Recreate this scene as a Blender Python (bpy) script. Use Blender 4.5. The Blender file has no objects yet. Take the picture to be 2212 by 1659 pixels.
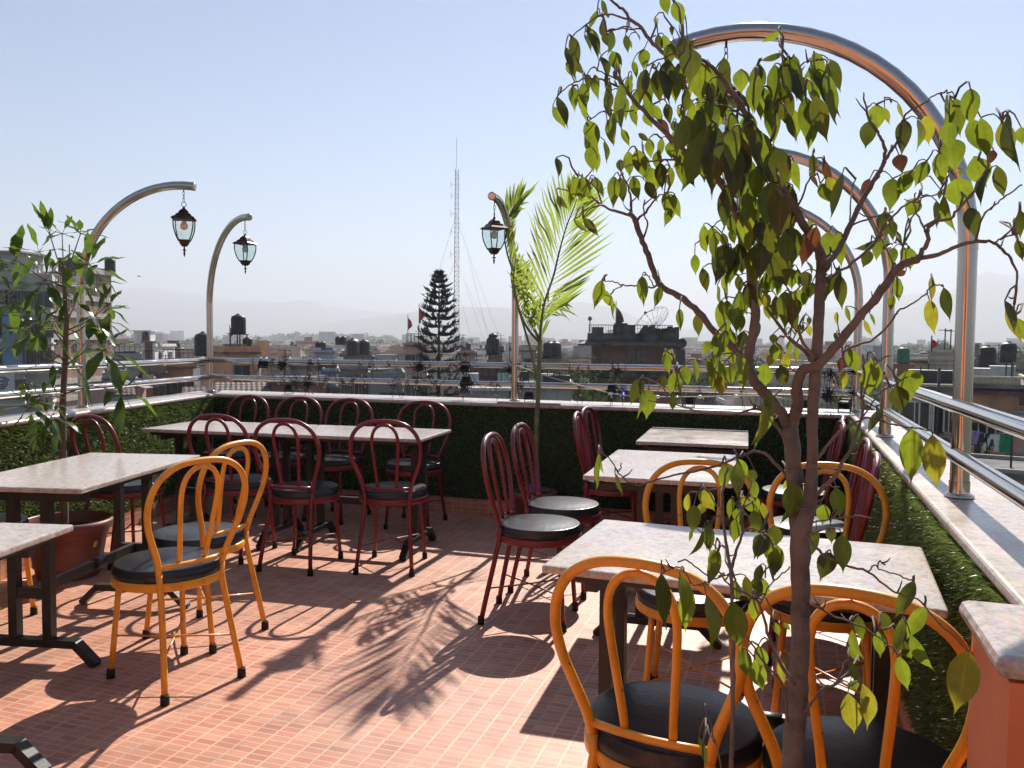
import bpy, bmesh, math, random
import numpy as np
from mathutils import Vector, Matrix
R_ = math.radians
sc = bpy.context.scene
# ------------------------------------------------------------ camera, sky, sun, exposure
FPX, CX, CY, EYE = 1795.0, 1106.0, 829.5, 1.35       # focal length etc. in units of a 2212 x 1659 picture
PITCH = math.atan(89.9/FPX); ROLL = math.atan(.0086); YAW = math.atan(594/FPX*math.cos(PITCH))
cF = np.array([-math.sin(YAW)*math.cos(PITCH), math.cos(YAW)*math.cos(PITCH), -math.sin(PITCH)])
cR = np.array([math.cos(YAW), math.sin(YAW), 0.]); cU = np.cross(cR, cF)
cX = math.cos(ROLL)*cR + math.sin(ROLL)*cU; cY = math.cos(ROLL)*cU - math.sin(ROLL)*cR
cC = np.array([0, 0, EYE])
cam_d = bpy.data.cameras.new('camera'); cam = bpy.data.objects.new('camera', cam_d)
sc.collection.objects.link(cam); sc.camera = cam
cam_d.sensor_width = 36; cam_d.lens = 36*FPX/2212; cam_d.clip_start = .05; cam_d.clip_end = 40000
m = Matrix.Identity(4)
for i in range(3):
    m[i][0], m[i][1], m[i][2], m[i][3] = cX[i], cY[i], -cF[i], cC[i]
cam.matrix_world = m
SUN_EL, SUN_AZ = R_(39.4), math.atan2(-.004, 1)         # azimuth from +Y towards +X
sdir = Vector((math.sin(SUN_AZ)*math.cos(SUN_EL), math.cos(SUN_AZ)*math.cos(SUN_EL), math.sin(SUN_EL)))
w = bpy.data.worlds.new('World'); sc.world = w; w.use_nodes = True
nt = w.node_tree; bg = nt.nodes['Background']
sky = nt.nodes.new('ShaderNodeTexSky'); sky.sky_type = 'NISHITA'; sky.sun_disc = False
sky.sun_elevation = SUN_EL; sky.sun_rotation = SUN_AZ
sky.altitude = 1300; sky.air_density = 1.0; sky.dust_density = .45; sky.ozone_density = 1.5
tint = nt.nodes.new('ShaderNodeMix'); tint.data_type = 'RGBA'; tint.blend_type = 'MULTIPLY'; tint.inputs[0].default_value = 1; tint.inputs[7].default_value = (.765, .945, 1.09, 1)
nt.links.new(sky.outputs[0], tint.inputs[6]); nt.links.new(tint.outputs[2], bg.inputs[0]); bg.inputs[1].default_value = .0545
sun_d = bpy.data.lights.new('sun', 'SUN'); sun = bpy.data.objects.new('sun', sun_d); sc.collection.objects.link(sun)
sun_d.energy = 4.9; sun_d.angle = R_(.5); sun_d.color = (1, .93, .84)
sun.rotation_euler = (-sdir).to_track_quat('-Z', 'Y').to_euler()
sun.location = (0, 0, 30)
sc.view_settings.view_transform = 'Standard'; sc.view_settings.look = 'None'
sc.view_settings.exposure = 1.0; sc.view_settings.gamma = 1
try:
    sc.cycles.max_bounces = 7; sc.cycles.diffuse_bounces = 3; sc.cycles.glossy_bounces = 3
    sc.cycles.transmission_bounces = 6; sc.cycles.transparent_max_bounces = 12; sc.cycles.volume_bounces = 0
    sc.cycles.use_denoising = True; sc.cycles.denoiser = 'OPENIMAGEDENOISE'
    sc.cycles.caustics_reflective = False; sc.cycles.caustics_refractive = False
    sc.cycles.sample_clamp_indirect = 6
except Exception: pass
rnd = random.Random(7)
# ------------------------------------------------------------ helpers
def ray(u, v): return cF*FPX + cX*(u-CX) - cY*(v-CY)
def onz(u, v, z=0):
    d = ray(u, v); return Vector(cC + d*((z-EYE)/d[2]))
def at(u, v, dist): return Vector(cC + ray(u, v)/FPX*dist)      # a point at that depth
def ony(u, v, y): d = ray(u, v); return Vector(cC + d*(y/d[1]))
CAMR = Vector(cX); CAMU = Vector(cY); CAMF = Vector(cF)

def tag(o, label=None, cat=None, group=None, kind=None):
    if label: o['label'] = label
    if cat: o['category'] = cat
    if group: o['group'] = group
    if kind: o['kind'] = kind
    return o
def empty(name, loc=(0,0,0), rz=0, **k):
    o = bpy.data.objects.new(name, None); sc.collection.objects.link(o)
    o.location = loc; o.rotation_euler = (0,0,rz); o.empty_display_size = .1
    return tag(o, **k)
def link_copy(src, parent=None, **k):
    c = src.copy(); sc.collection.objects.link(c)
    c.parent = parent
    for kk, v in k.items(): setattr(c, kk, v)
    return c
def copy_tree(o, parent=None):
    c = o.copy(); sc.collection.objects.link(c); c.parent = parent
    for ch in o.children: copy_tree(ch, c)
    return c

class MB:
    def __init__(s): s.v=[]; s.f=[]; s.mi=[]; s.sm=[]
    def add(s, vs, fs, mi=0, smooth=False):
        n=len(s.v); s.v += [tuple(p) for p in vs]
        for f in fs: s.f.append(tuple(i+n for i in f)); s.mi.append(mi); s.sm.append(smooth)
    def box(s, c, size, rz=0, mi=0, M=None):
        x,y,z=[q/2 for q in size]; P=[(i*x,j*y,k*z) for k in (-1,1) for j in (-1,1) for i in (-1,1)]
        c0,s0=math.cos(rz),math.sin(rz)
        P=[(c[0]+a*c0-b*s0, c[1]+a*s0+b*c0, c[2]+d) for a,b,d in P]
        if M: P=[M@Vector(p) for p in P]
        s.add(P,[(0,2,3,1),(4,5,7,6),(0,1,5,4),(1,3,7,5),(3,2,6,7),(2,0,4,6)],mi)
    def bar(s, a, b, wd, ht=None, mi=0, up=(0,0,1)):
        ht=ht or wd; a=Vector(a); b=Vector(b); d=(b-a).normalized(); u=Vector(up)
        r=d.cross(u)
        if r.length<1e-4: r=d.cross(Vector((0,1,0)))
        r.normalize(); u=r.cross(d)
        P=[p+r*i*wd/2+u*j*ht/2 for p in (a,b) for j in (-1,1) for i in (-1,1)]
        s.add(P,[(0,1,3,2),(4,6,7,5),(0,4,5,1),(1,5,7,3),(3,7,6,2),(2,6,4,0)],mi)
    def tube(s, pts, r, n=8, mi=0, cap=True, closed=False):
        pts=[Vector(p) for p in pts]; m_=len(pts); rs=r if isinstance(r,(list,tuple)) else [r]*m_
        ts=[]
        for i in range(m_):
            a=pts[(i-1)%m_] if (closed or i>0) else pts[0]; b=pts[(i+1)%m_] if (closed or i<m_-1) else pts[-1]
            t=(b-a); ts.append(t.normalized() if t.length>1e-9 else Vector((0,0,1)))
        ref=Vector((0,0,1)) if abs(ts[0].z)<.9 else Vector((1,0,0))
        nrm=(ref-ts[0]*ref.dot(ts[0])).normalized(); V=[]
        for i in range(m_):
            nrm=(nrm-ts[i]*nrm.dot(ts[i]))
            if nrm.length<1e-6: nrm=ts[i].orthogonal()
            nrm.normalize(); bn=ts[i].cross(nrm)
            for k in range(n):
                a=2*math.pi*k/n; V.append(pts[i]+(nrm*math.cos(a)+bn*math.sin(a))*rs[i])
        F=[]
        for i in range(m_ if closed else m_-1):
            j=(i+1)%m_
            for k in range(n):
                l=(k+1)%n; F.append((i*n+k,i*n+l,j*n+l,j*n+k))
        s.add(V,F,mi,True)
        if cap and not closed:
            N=len(s.v)-len(V)
            s.f.append(tuple(N+k for k in range(n))[::-1]); s.mi.append(mi); s.sm.append(False)
            s.f.append(tuple(N+(m_-1)*n+k for k in range(n))); s.mi.append(mi); s.sm.append(False)
    def lathe(s, prof, n=24, c=(0,0,0), mi=0, smooth=True, M=None, rot=0):
        V=[];F=[]
        for r,z in prof:
            for k in range(n):
                a=2*math.pi*k/n+rot; p=Vector((c[0]+r*math.cos(a),c[1]+r*math.sin(a),c[2]+z)); V.append(M@p if M else p)
        for i in range(len(prof)-1):
            for k in range(n):
                l=(k+1)%n; F.append((i*n+k,i*n+l,(i+1)*n+l,(i+1)*n+k))
        s.add(V,F,mi,smooth)
    def prism(s, poly, z0, z1, mi=0):
        n=len(poly); V=[(x,y,z0) for x,y in poly]+[(x,y,z1) for x,y in poly]
        s.add(V,[tuple(range(n))[::-1],tuple(range(n,2*n))]+[(i,(i+1)%n,n+(i+1)%n,n+i) for i in range(n)],mi)
    def mesh(s, name, mats):
        me=bpy.data.meshes.new(name); me.from_pydata([tuple(p) for p in s.v],[],s.f)
        for mm in (mats if isinstance(mats,(list,tuple)) else [mats]): me.materials.append(mm)
        me.polygons.foreach_set('material_index',s.mi); me.polygons.foreach_set('use_smooth',s.sm); me.update()
        return me
    def build(s, name, mats, parent=None, bevel=0, **k):
        o=bpy.data.objects.new(name, s.mesh(name,mats)); sc.collection.objects.link(o); o.parent=parent
        if bevel:
            b=o.modifiers.new('bevel','BEVEL'); b.width=bevel; b.segments=2; b.limit_method='ANGLE'
        return tag(o, **k)
# ------------------------------------------------------------ materials
class NT:
    def __init__(s, name):
        s.m=bpy.data.materials.new(name); s.m.use_nodes=True; s.t=s.m.node_tree; s.b=s.t.nodes['Principled BSDF']
        s.out=s.t.nodes['Material Output']
    def n(s, typ, **k):
        x=s.t.nodes.new('ShaderNode'+typ)
        for a,b in k.items():
            if a.startswith('i_'): x.inputs[a[2:].replace('_',' ')].default_value=b
            else: setattr(x,a,b)
        return x
    def l(s,a,b): s.t.links.new(a,b)
    def coord(s, kind='Object'): return s.n('TexCoord').outputs[kind]
    def math(s, op, a, b=None, c=None):
        x=s.n('Math',operation=op)
        for i,q in enumerate((a,b,c)):
            if q is None: continue
            if isinstance(q,(int,float)): x.inputs[i].default_value=q
            else: s.l(q,x.inputs[i])
        return x.outputs[0]
    def mix(s, f, a, b, mode='MIX'):
        x=s.n('Mix',data_type='RGBA',blend_type=mode)
        for i,q in ((0,f),(6,a),(7,b)):
            if isinstance(q,(int,float)): x.inputs[i].default_value=q
            elif isinstance(q,tuple): x.inputs[i].default_value=(*q[:3],1)
            else: s.l(q,x.inputs[i])
        return x.outputs[2]
    def noise(s, co, scale, detail=4, rough=.55, out='Fac'):
        x=s.n('TexNoise'); x.inputs['Scale'].default_value=scale; x.inputs['Detail'].default_value=detail; x.inputs['Roughness'].default_value=rough
        if co is not None: s.l(co,x.inputs['Vector'])
        return x.outputs[out]
    def ramp(s, f, stops):
        x=s.n('ValToRGB'); e=x.color_ramp.elements
        while len(e)<len(stops): e.new(.5)
        for q,(p,c) in zip(e,stops): q.position=p; q.color=(*c,1) if len(c)==3 else c
        s.l(f,x.inputs[0]); return x.outputs[0]
    def base(s, col): 
        if isinstance(col,tuple): s.b.inputs['Base Color'].default_value=(*col[:3],1)
        else: s.l(col,s.b.inputs['Base Color'])
    def bump(s, h, strength=.3, dist=.01):
        x=s.n('Bump'); x.inputs['Strength'].default_value=strength; x.inputs['Distance'].default_value=dist
        s.l(h,x.inputs['Height']); s.l(x.outputs[0],s.b.inputs['Normal'])
    def set(s, **k):
        for a,b in k.items(): s.b.inputs[a.replace('_',' ')].default_value=b
def simple(name, col, rough=.6, metal=0, var=.12, scale=6, bump=0, spec=.5):
    N=NT(name); co=N.coord(); f=N.noise(co,scale)
    c2=tuple(max(0,q*(1-var*2)) for q in col); c3=tuple(min(1,q*(1+var)) for q in col)
    N.base(N.ramp(f,[(.3,c2),(.7,c3)])); N.set(Roughness=rough,Metallic=metal); N.b.inputs['Specular IOR Level'].default_value=spec
    if bump: N.bump(N.noise(co,scale*6),bump,.01)
    return N.m
def paint(name, col, rust=(.05,.02,.012), rough=.28):
    # gloss enamel on tube steel, chipped and grimy in places
    N=NT(name); co=N.coord()
    big=N.noise(co,7,5,.6); chip=N.noise(co,30,3,.7)
    c=N.ramp(big,[(.28,tuple(q*.62 for q in col)),(.5,col),(.8,tuple(min(1,q*1.12) for q in col))])
    k=N.ramp(chip,[(.695,(0,0,0)),(.71,(1,1,1))])
    N.base(N.mix(k,c,rust)); N.l(N.ramp(big,[(.3,(.5,)*3),(.7,(rough,)*3)]),N.b.inputs['Roughness'])
    N.bump(N.noise(co,60,2),.08,.003); N.b.inputs['Coat Weight'].default_value=.3; N.b.inputs['Coat Roughness'].default_value=.15
    return N.m
M={}
M['orange']=paint('orange_enamel',(.82,.335,.018))
M['maroon']=paint('maroon_enamel',(.19,.011,.020),(.03,.02,.02))
M['vinyl']=simple('black_vinyl',(.018,.019,.021),.31,var=.1,scale=5,bump=.12)
M['rubber']=simple('black_rubber',(.012,.012,.012),.7)
M['iron']=simple('black_painted_iron',(.018,.018,.019),.42,var=.3,scale=9,bump=.05)
def steel():
    N=NT('polished_steel'); co=N.coord(); N.base((.50,.465,.43)); N.set(Metallic=1.)
    N.l(N.ramp(N.noise(co,9,4),[(.35,(.09,)*3),(.7,(.2,)*3)]),N.b.inputs['Roughness'])
    return N.m
M['steel']=steel()
def granite(name, tint, sc_=1., gloss=.22):
    N=NT(name); co=N.coord()
    a=N.noise(co,38*sc_,8,.8); b=N.noise(co,5*sc_,5,.65); v=N.n('TexVoronoi'); v.inputs['Scale'].default_value=130*sc_; N.l(co,v.inputs['Vector'])
    c=N.ramp(a,[(.3,tuple(q*.38 for q in tint)),(.46,tuple(q*.95 for q in tint)),(.58,tuple(min(1,q*1.25) for q in tint)),(.72,tuple(q*.6 for q in tint))])
    c=N.mix(N.ramp(b,[(.35,(0,0,0)),(.75,(.55,)*3)]),c,tuple(q*f for q,f in zip(tint,(.92,.74,.64))))
    c=N.mix(.28,c,v.outputs['Color'],'SOFT_LIGHT')
    mp=N.n('Mapping'); mp.inputs['Scale'].default_value=(1,5,1); mp.inputs['Rotation'].default_value=(0,0,.5); N.l(co,mp.inputs['Vector'])
    wv=N.noise(mp.outputs[0],9,6,.7)
    N.base(N.mix(N.ramp(wv,[(.56,(0,0,0)),(.66,(.35,)*3)]),c,tuple(min(1,q*1.35) for q in tint)))
    N.l(N.ramp(b,[(.3,(gloss,)*3),(.7,(gloss+.16,)*3)]),N.b.inputs['Roughness']); N.bump(a,.05,.002); N.b.inputs['Specular IOR Level'].default_value=.45
    return N.m
M['granite']=granite('pinkish_granite',(.47,.415,.375),1.,.13)
M['coping']=granite('beige_marble_coping',(.44,.37,.32),.6,.2)
def tiles(name, vertical=False):
    N=NT(name); co=N.coord(); sp=N.n('SeparateXYZ'); N.l(co,sp.inputs[0])
    x=sp.outputs[0]; y=sp.outputs[2] if vertical else sp.outputs[1]
    def cell(c,w,off=0.): 
        q=N.math('DIVIDE',N.math('ADD',c,50+off),w); return N.math('FLOOR',q),N.math('FRACT',q)
    ix,fx=cell(x,.075,.012); iy,fy=cell(y,.03333,.004)
    def line(fr,w,cw):   # 1 on the joint; soft edge
        d=N.math('MINIMUM',fr,N.math('SUBTRACT',1,fr)); mr=N.n('MapRange'); N.l(d,mr.inputs[0])
        mr.inputs[1].default_value=w/2/cw; mr.inputs[2].default_value=(w/2+.0012)/cw; mr.inputs[3].default_value=1; mr.inputs[4].default_value=0
        return mr.outputs[0]
    nz=N.noise(co,14,4); lj=N.math('MAXIMUM',line(fx,.0062,.075),N.math('MULTIPLY',line(fy,.0048,.03333),N.ramp(nz,[(.25,(.25,)*3),(.5,(1,)*3)])))
    _b1,bx=cell(x,.3,.012); _b2,by=cell(y,.3,.004)
    tj=N.math('MAXIMUM',line(bx,.0042,.3),line(by,.0026,.3))
    cv=N.n('CombineXYZ'); N.l(ix,cv.inputs[0]); N.l(iy,cv.inputs[1]); wn=N.n('TexWhiteNoise'); wn.noise_dimensions='3D'; N.l(cv.outputs[0],wn.inputs['Vector'])
    c=N.ramp(wn.outputs[0],[(0,(.47,.17,.11)),(.25,(.56,.22,.145)),(.7,(.61,.265,.175)),(.88,(.65,.31,.215)),(1,(.40,.145,.10))])
    c=N.mix(N.math('MULTIPLY',N.noise(co,3.1,6,.65),.28),c,(.58,.30,.20))
    c=N.mix(lj,c,(.72,.43,.26)); c=N.mix(N.math('MULTIPLY',tj,.75),c,(.40,.33,.24))
    dirt=N.ramp(N.noise(co,5,6,.7),[(.3,(.78,.76,.74)),(.6,(1,)*3)]); c=N.mix(1,c,dirt,'MULTIPLY')
    film=N.math('MULTIPLY',N.ramp(N.noise(co,1.3,7,.62),[(.48,(0,)*3),(.68,(1,)*3)]),.38); c=N.mix(film,c,(.52,.36,.28))
    spot=N.ramp(N.noise(co,23,4,.75),[(.72,(0,)*3),(.76,(.7,)*3)]); c=N.mix(spot,c,(.13,.07,.05))
    cv2=N.n('CombineXYZ'); N.l(_b1,cv2.inputs[0]); N.l(_b2,cv2.inputs[1]); w2=N.n('TexWhiteNoise'); w2.noise_dimensions='3D'; N.l(cv2.outputs[0],w2.inputs['Vector'])
    N.base(N.mix(1,c,N.ramp(w2.outputs[0],[(0,(.84,.84,.84)),(1,(1.0,1.0,1.0))]),'MULTIPLY'))
    N.l(N.ramp(N.noise(co,6,4),[(.3,(.42,)*3),(.7,(.62,)*3)]),N.b.inputs['Roughness'])
    N.bump(N.math('SUBTRACT',1,N.math('MAXIMUM',lj,tj)),.35,.0015)
    return N.m
M['floor']=tiles('terracotta_mosaic_tiles'); M['skirt']=tiles('terracotta_skirting',True)
def turf(name, a, b, tr=.25):
    N=NT(name); g=N.n('NewGeometry'); co=N.coord()
    r=N.math('ADD',N.math('MULTIPLY',g.outputs['Random Per Island'],.7),N.math('MULTIPLY',N.noise(co,9),.4))
    col=N.ramp(r,[(.1,a),(.75,b),(.98,tuple(min(1,q*1.5) for q in b))]); N.base(col); N.set(Roughness=.42)
    t=N.n('BsdfTranslucent'); N.l(col,t.inputs[0]); mx=N.n('MixShader'); mx.inputs[0].default_value=tr
    N.l(N.b.outputs[0],mx.inputs[1]); N.l(t.outputs[0],mx.inputs[2]); N.l(mx.outputs[0],N.out.inputs[0]); return N.m
M['turf']=turf('artificial_grass_blades',(.045,.088,.02),(.20,.265,.065),.35)
M['turf_back']=simple('artificial_grass_backing',(.022,.045,.014),.9,var=.3,scale=40,bump=.5)
M['salmon']=simple('salmon_wall_paint',(.80,.29,.13),.75,var=.10,scale=3,bump=.15)
M['plaster']=simple('grey_cement_render',(.26,.25,.23),.9,var=.25,scale=2,bump=.3)
M['terracotta']=simple('terracotta_plastic',(.18,.058,.042),.45,var=.15,scale=4)
M['soil']=simple('dark_soil',(.03,.022,.015),.95,var=.4,scale=30,bump=.6)
M['bronze']=simple('antique_bronze',(.09,.045,.028),.42,.75,var=.35,scale=25)
def glass():
    N=NT('clear_lantern_glass'); N.base((.85,.93,.9)); N.set(Roughness=.03,Alpha=1.)
    t=N.n('BsdfTransparent'); t.inputs[0].default_value=(.86,.93,.91,1); g=N.n('BsdfGlossy'); g.inputs[1].default_value=.04
    mx=N.n('MixShader'); mx.inputs[0].default_value=.09; N.l(t.outputs[0],mx.inputs[1]); N.l(g.outputs[0],mx.inputs[2]); N.l(mx.outputs[0],N.out.inputs[0]); return N.m
M['glass']=glass()
M['bulb']=simple('frosted_bulb',(.75,.75,.72),.25,var=.02)
def bark(name,a,b,scale=40):
    N=NT(name); co=N.coord(); n1=N.noise(co,scale,5,.7); n2=N.noise(co,scale*.2,3)
    N.base(N.mix(N.ramp(n2,[(.35,(0,0,0)),(.7,(.7,)*3)]),N.ramp(n1,[(.3,a),(.7,b)]),tuple(q*1.25 for q in b))); N.set(Roughness=.85); N.bump(n1,.6,.004); return N.m
M['bark']=bark('ficus_bark',(.055,.042,.035),(.18,.145,.12))
M['bark2']=bark('grey_brown_stem',(.07,.045,.03),(.16,.11,.075))
def leaf(name, a, b, tcol, tr=.5, rough=.33, veins=False):
    N=NT(name); g=N.n('NewGeometry'); co=N.coord(); r=g.outputs['Random Per Island']
    f=N.math('ADD',N.math('MULTIPLY',r,.75),N.math('MULTIPLY',N.noise(co,30),.35)); col=N.ramp(f,[(.1,a),(.9,b)])
    tc=N.ramp(f,[(.1,tuple(q*.7 for q in tcol)),(.9,tcol)])
    if veins:   # midrib, side veins and worn patches, from the leaf's own length and width
        at_=N.n('Attribute',attribute_name='lf'); sp=N.n('SeparateXYZ'); N.l(at_.outputs['Vector'],sp.inputs[0]); s_,t_=sp.outputs[0],sp.outputs[1]
        rib=N.ramp(s_,[(.03,(1,)*3),(.10,(0,)*3)])
        sv=N.math('FRACT',N.math('ADD',N.math('MULTIPLY',t_,9.),N.math('MULTIPLY',s_,-2.2))); sv=N.ramp(sv,[(.0,(.8,)*3),(.10,(0,)*3),(.9,(0,)*3),(1,(.8,)*3)])
        k=N.math('MAXIMUM',rib,N.math('MULTIPLY',sv,.55)); col=N.mix(N.math('MULTIPLY',k,.55),col,tuple(min(1,q*2.6) for q in b)); tc=N.mix(N.math('MULTIPLY',k,.5),tc,tuple(q*.35 for q in tcol))
        sp2=N.ramp(N.noise(co,55,3,.6),[(.70,(0,)*3),(.76,(1,)*3)]); edge=N.ramp(s_,[(.86,(0,)*3),(1,(.6,)*3)])
        k2=N.math('MAXIMUM',N.math('MULTIPLY',sp2,.7),N.math('MULTIPLY',edge,N.ramp(N.noise(co,12),[(.5,(0,)*3),(.62,(1,)*3)])))
        col=N.mix(k2,col,(.16,.10,.03)); tc=N.mix(k2,tc,(.20,.12,.02))
    N.base(col); N.set(Roughness=rough)
    t=N.n('BsdfTranslucent'); N.l(N.mix(1,tc,N.ramp(N.noise(co,80,3),[(.3,(.75,)*3),(.6,(1,)*3)]),'MULTIPLY'),t.inputs[0])
    mx=N.n('MixShader'); mx.inputs[0].default_value=tr; N.l(N.b.outputs[0],mx.inputs[1]); N.l(t.outputs[0],mx.inputs[2]); N.l(mx.outputs[0],N.out.inputs[0]); return N.m
M['leaf']=leaf('ficus_leaf',(.018,.042,.008),(.085,.125,.02),(.27,.34,.02),.52,.3,True)
M['leaf_shade']=leaf('shade_toned_ficus_leaf',(.020,.032,.010),(.055,.07,.018),(.13,.15,.012),.40,.3,True)  # crown shade put into the leaf colour, with less light let through
M['leaf_y']=leaf('yellowing_ficus_leaf',(.12,.13,.015),(.20,.19,.02),(.42,.40,.03),.5,.33,True)
M['leaf_b']=leaf('dry_brown_leaf',(.12,.045,.025),(.17,.075,.04),(.20,.075,.03),.35,.6)
M['schef']=leaf('umbrella_tree_leaf',(.03,.062,.014),(.055,.10,.02),(.20,.33,.03),.34,.25)
M['palm']=leaf('palm_leaflet',(.06,.10,.018),(.10,.16,.03),(.42,.52,.08),.55,.4)
M['palmstem']=simple('green_palm_cane',(.16,.17,.05),.5,var=.25,scale=12)
M['wire']=simple('black_wire',(.01,.01,.011),.6)
M['cable']=simple('white_cable',(.42,.40,.36),.6)
M['blueplastic']=simple('blue_plastic_bag',(.02,.10,.36),.4)
M['label']=simple('yellow_sticker',(.75,.55,.05),.5)
def emit(name,col,s):
    N=NT(name); N.base(col); N.b.inputs['Emission Color'].default_value=(*col,1); N.b.inputs['Emission Strength'].default_value=s; return N.m
M['led_b']=emit('blue_led',(.08,.06,1),6); M['led_g']=emit('green_led',(.1,1,.45),3); M['led_w']=emit('white_led',(.8,.9,1),2)
# ------------------------------------------------------------ terrace floor and the building below
WX, WY = .415, 6.02                       # coping lips of the right and back walls
LA, LB = Vector((-3.2876,-.05)), Vector((-4.72,6.05))     # line of the left wall's lip
ld=(LB-LA).normalized(); ln=Vector((-ld.y, ld.x))        # along, and outward (to the left)
mb=MB(); g=.0
mb.add([(-4.95,6.2,0),(-2.6,-3.0,0),(.6,-3.0,0),(.6,6.2,0)],[(0,1,2,3)])
mb.build('floor',M['floor'],kind='structure')
mb=MB(); mb.prism([(-5.1,6.5),(-2.9,-3.2),(.72,-3.2),(.72,6.5)],-13,-.012)
mb.build('own_building',M['plaster'],label='rendered building whose roof carries the cafe terrace',cat='building')

root=empty('stair_house',(-1.5,-4.6,0),label='salmon painted stair house at the rear of the terrace',cat='stair house')
mb=MB(); mb.box((0,0,1.3),(4.6,3.0,2.6)); mb.build('wall',M['salmon'],root)
mb=MB(); mb.box((0,0,2.68),(5.0,3.4,.14)); mb.build('roof',M['plaster'],root)
mb=MB(); mb.box((.9,1.5,1.02),(.95,.08,2.0)); mb.build('door',M['iron'],root)
def turf_blades(mb, org, du, dv, nrm, lu, lv, dens, ln_, seed, droop=.6, skip=None):
    r=random.Random(seed); n=int(lu*lv*dens)
    for _ in range(n):
        a=r.random()*lu; b=r.random()*lv
        p=org+du*a+dv*b; L=ln_*(.6+.7*r.random()); wd=.0016+.0012*r.random()
        d=(nrm*(.55+.5*r.random())+du*r.uniform(-.75,.75)+dv*r.uniform(-.6,.75)); d.normalize()
        q=p+d*L*.6; e=q+(d+Vector((0,0,-droop*r.random()))).normalized()*L*.5
        s=du*r.uniform(-1,1)+dv*r.uniform(-1,1); s=(s-d*s.dot(d)).normalized()*wd
        mb.add([p-s,p+s,q+s*.8,q-s*.8,e],[(0,1,2,3),(3,2,4)])
def coping_slab(mb, poly, z0, z1): mb.prism(poly,z0,z1)
def wall(name, label, a, b, out, coppoly, wallpoly, dens, bl, seed, coplen=1.2):
    a=Vector((*a,0)); b=Vector((*b,0)); out=Vector((*out,0)); du=(b-a).normalized(); L=(b-a).length
    root=empty(name, a, label=label, cat='wall')
    inv=-a
    def shift(poly): return [(x-a.x,y-a.y) for x,y in poly]
    m1=MB(); m1.prism(shift(wallpoly),-.3,.853); m1.build('masonry',M['plaster'],root)
    m2=MB(); m2.prism(shift(coppoly),.853,.883)
    c=m2.build('coping',M['coping'],root); bv=c.modifiers.new('b','BEVEL'); bv.width=.012; bv.segments=3; bv.limit_method='ANGLE'
    m3=MB(); m3.box(((du*L/2-out*.006).x,(du*L/2-out*.006).y,.058),(L-.02,.012,.125),math.atan2(du.y,du.x)); m3.build('tile_skirting',M['skirt'],root)
    m4=MB(); base=-out*.006
    p=[base+Vector((0,0,.128)),base+du*L+Vector((0,0,.128)),base+du*L+Vector((0,0,.85)),base+Vector((0,0,.85))]
    m4.add(p,[(0,1,2,3)],0)
    tb=m4
    n0=len(tb.f); turf_blades(tb, base+Vector((0,0,.13)), du, Vector((0,0,1)), -out, L, .72, dens, bl, seed)
    rr=random.Random(seed+50)      # ragged fringe escaping past the coping and at the sheet's seams
    for _ in range(int(L*480)):
        a=rr.random()*L; p0=base+du*a+Vector((0,0,.845-rr.random()**2*.09)); d0=(-out*(.8+rr.random()*.5)+du*rr.uniform(-.8,.8)+Vector((0,0,rr.uniform(-.3,.5)))).normalized(); ll=rr.uniform(.024,.044)
        s0=du.cross(d0).normalized()*.0014; q0=p0+d0*ll*.6; tb.add([p0-s0,p0+s0,q0+s0*.8,q0-s0*.8,q0+(d0+Vector((0,0,-.5))).normalized()*ll*.4],[(0,1,2,3),(3,2,4)])
    for i in range(n0,len(tb.f)): tb.mi[i]=1
    tb.build('artificial_turf',[M['turf_back'],M['turf']],root)
    return root
# right wall: face at x=.445, coping .415-.68
wall('parapet_wall','right parapet clad in artificial turf under a bullnosed marble coping',(.432,1.6),(.432,6.05),(1,0),
     [(.415,.2),(.68,.2),(.68,6.5),(.415,6.02)],[(.432,.2),(.66,.2),(.66,6.46),(.432,6.05)],21000,.027,1)
# back wall
blx=-4.745
wall('parapet_wall','long back parapet in shade, dark green turf under a pale coping',(blx,6.05),(.432,6.05),(0,1),
     [(-4.708,6.02),(.413,6.022),(.678,6.502),(-5.0,6.50)],[(-4.72,6.05),(.443,6.052),(.655,6.46),(-4.98,6.46)],6500,.022,2)
# left wall
def lp(t,o): q=LA+ld*t+ln*o; return (q.x,q.y)
LL=(LB-LA).length
wall('parapet_wall','sunlit left parapet clad in bright green artificial turf',lp(LL-.02,.03),lp(-2.5,.03),(ln.x,ln.y),
     [lp(-2.6,0),lp(LL-.04,0),lp(LL+.35,.30),lp(-2.6,.30)],[lp(-2.6,.03),lp(LL-.02,.03),lp(LL+.3,.28),lp(-2.6,.28)],13000,.020,3)
# loose joint piece of coping on the back wall near the middle post
mb=MB(); mb.box((0,0,0),(.50,.045,.012)); o=mb.build('coping_offcut',M['coping'],label='thin slip of marble on the back coping beside the middle post',cat='stone slab'); o.location=(-1.86,6.045,.8895)
# stub wall at the near right
root=empty('stub_wall',(.65,1.49,0),label='salmon painted stub wall capped with pink granite, near right corner',cat='wall')
mb=MB(); mb.box((.02,0,.43),(.70,.26,.86)); mb.build('painted_wall',M['salmon'],root)
mb=MB(); mb.box((0,0,.885),(.70,.30,.035)); o=mb.build('cap_slab',M['granite'],root,bevel=.014)
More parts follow.
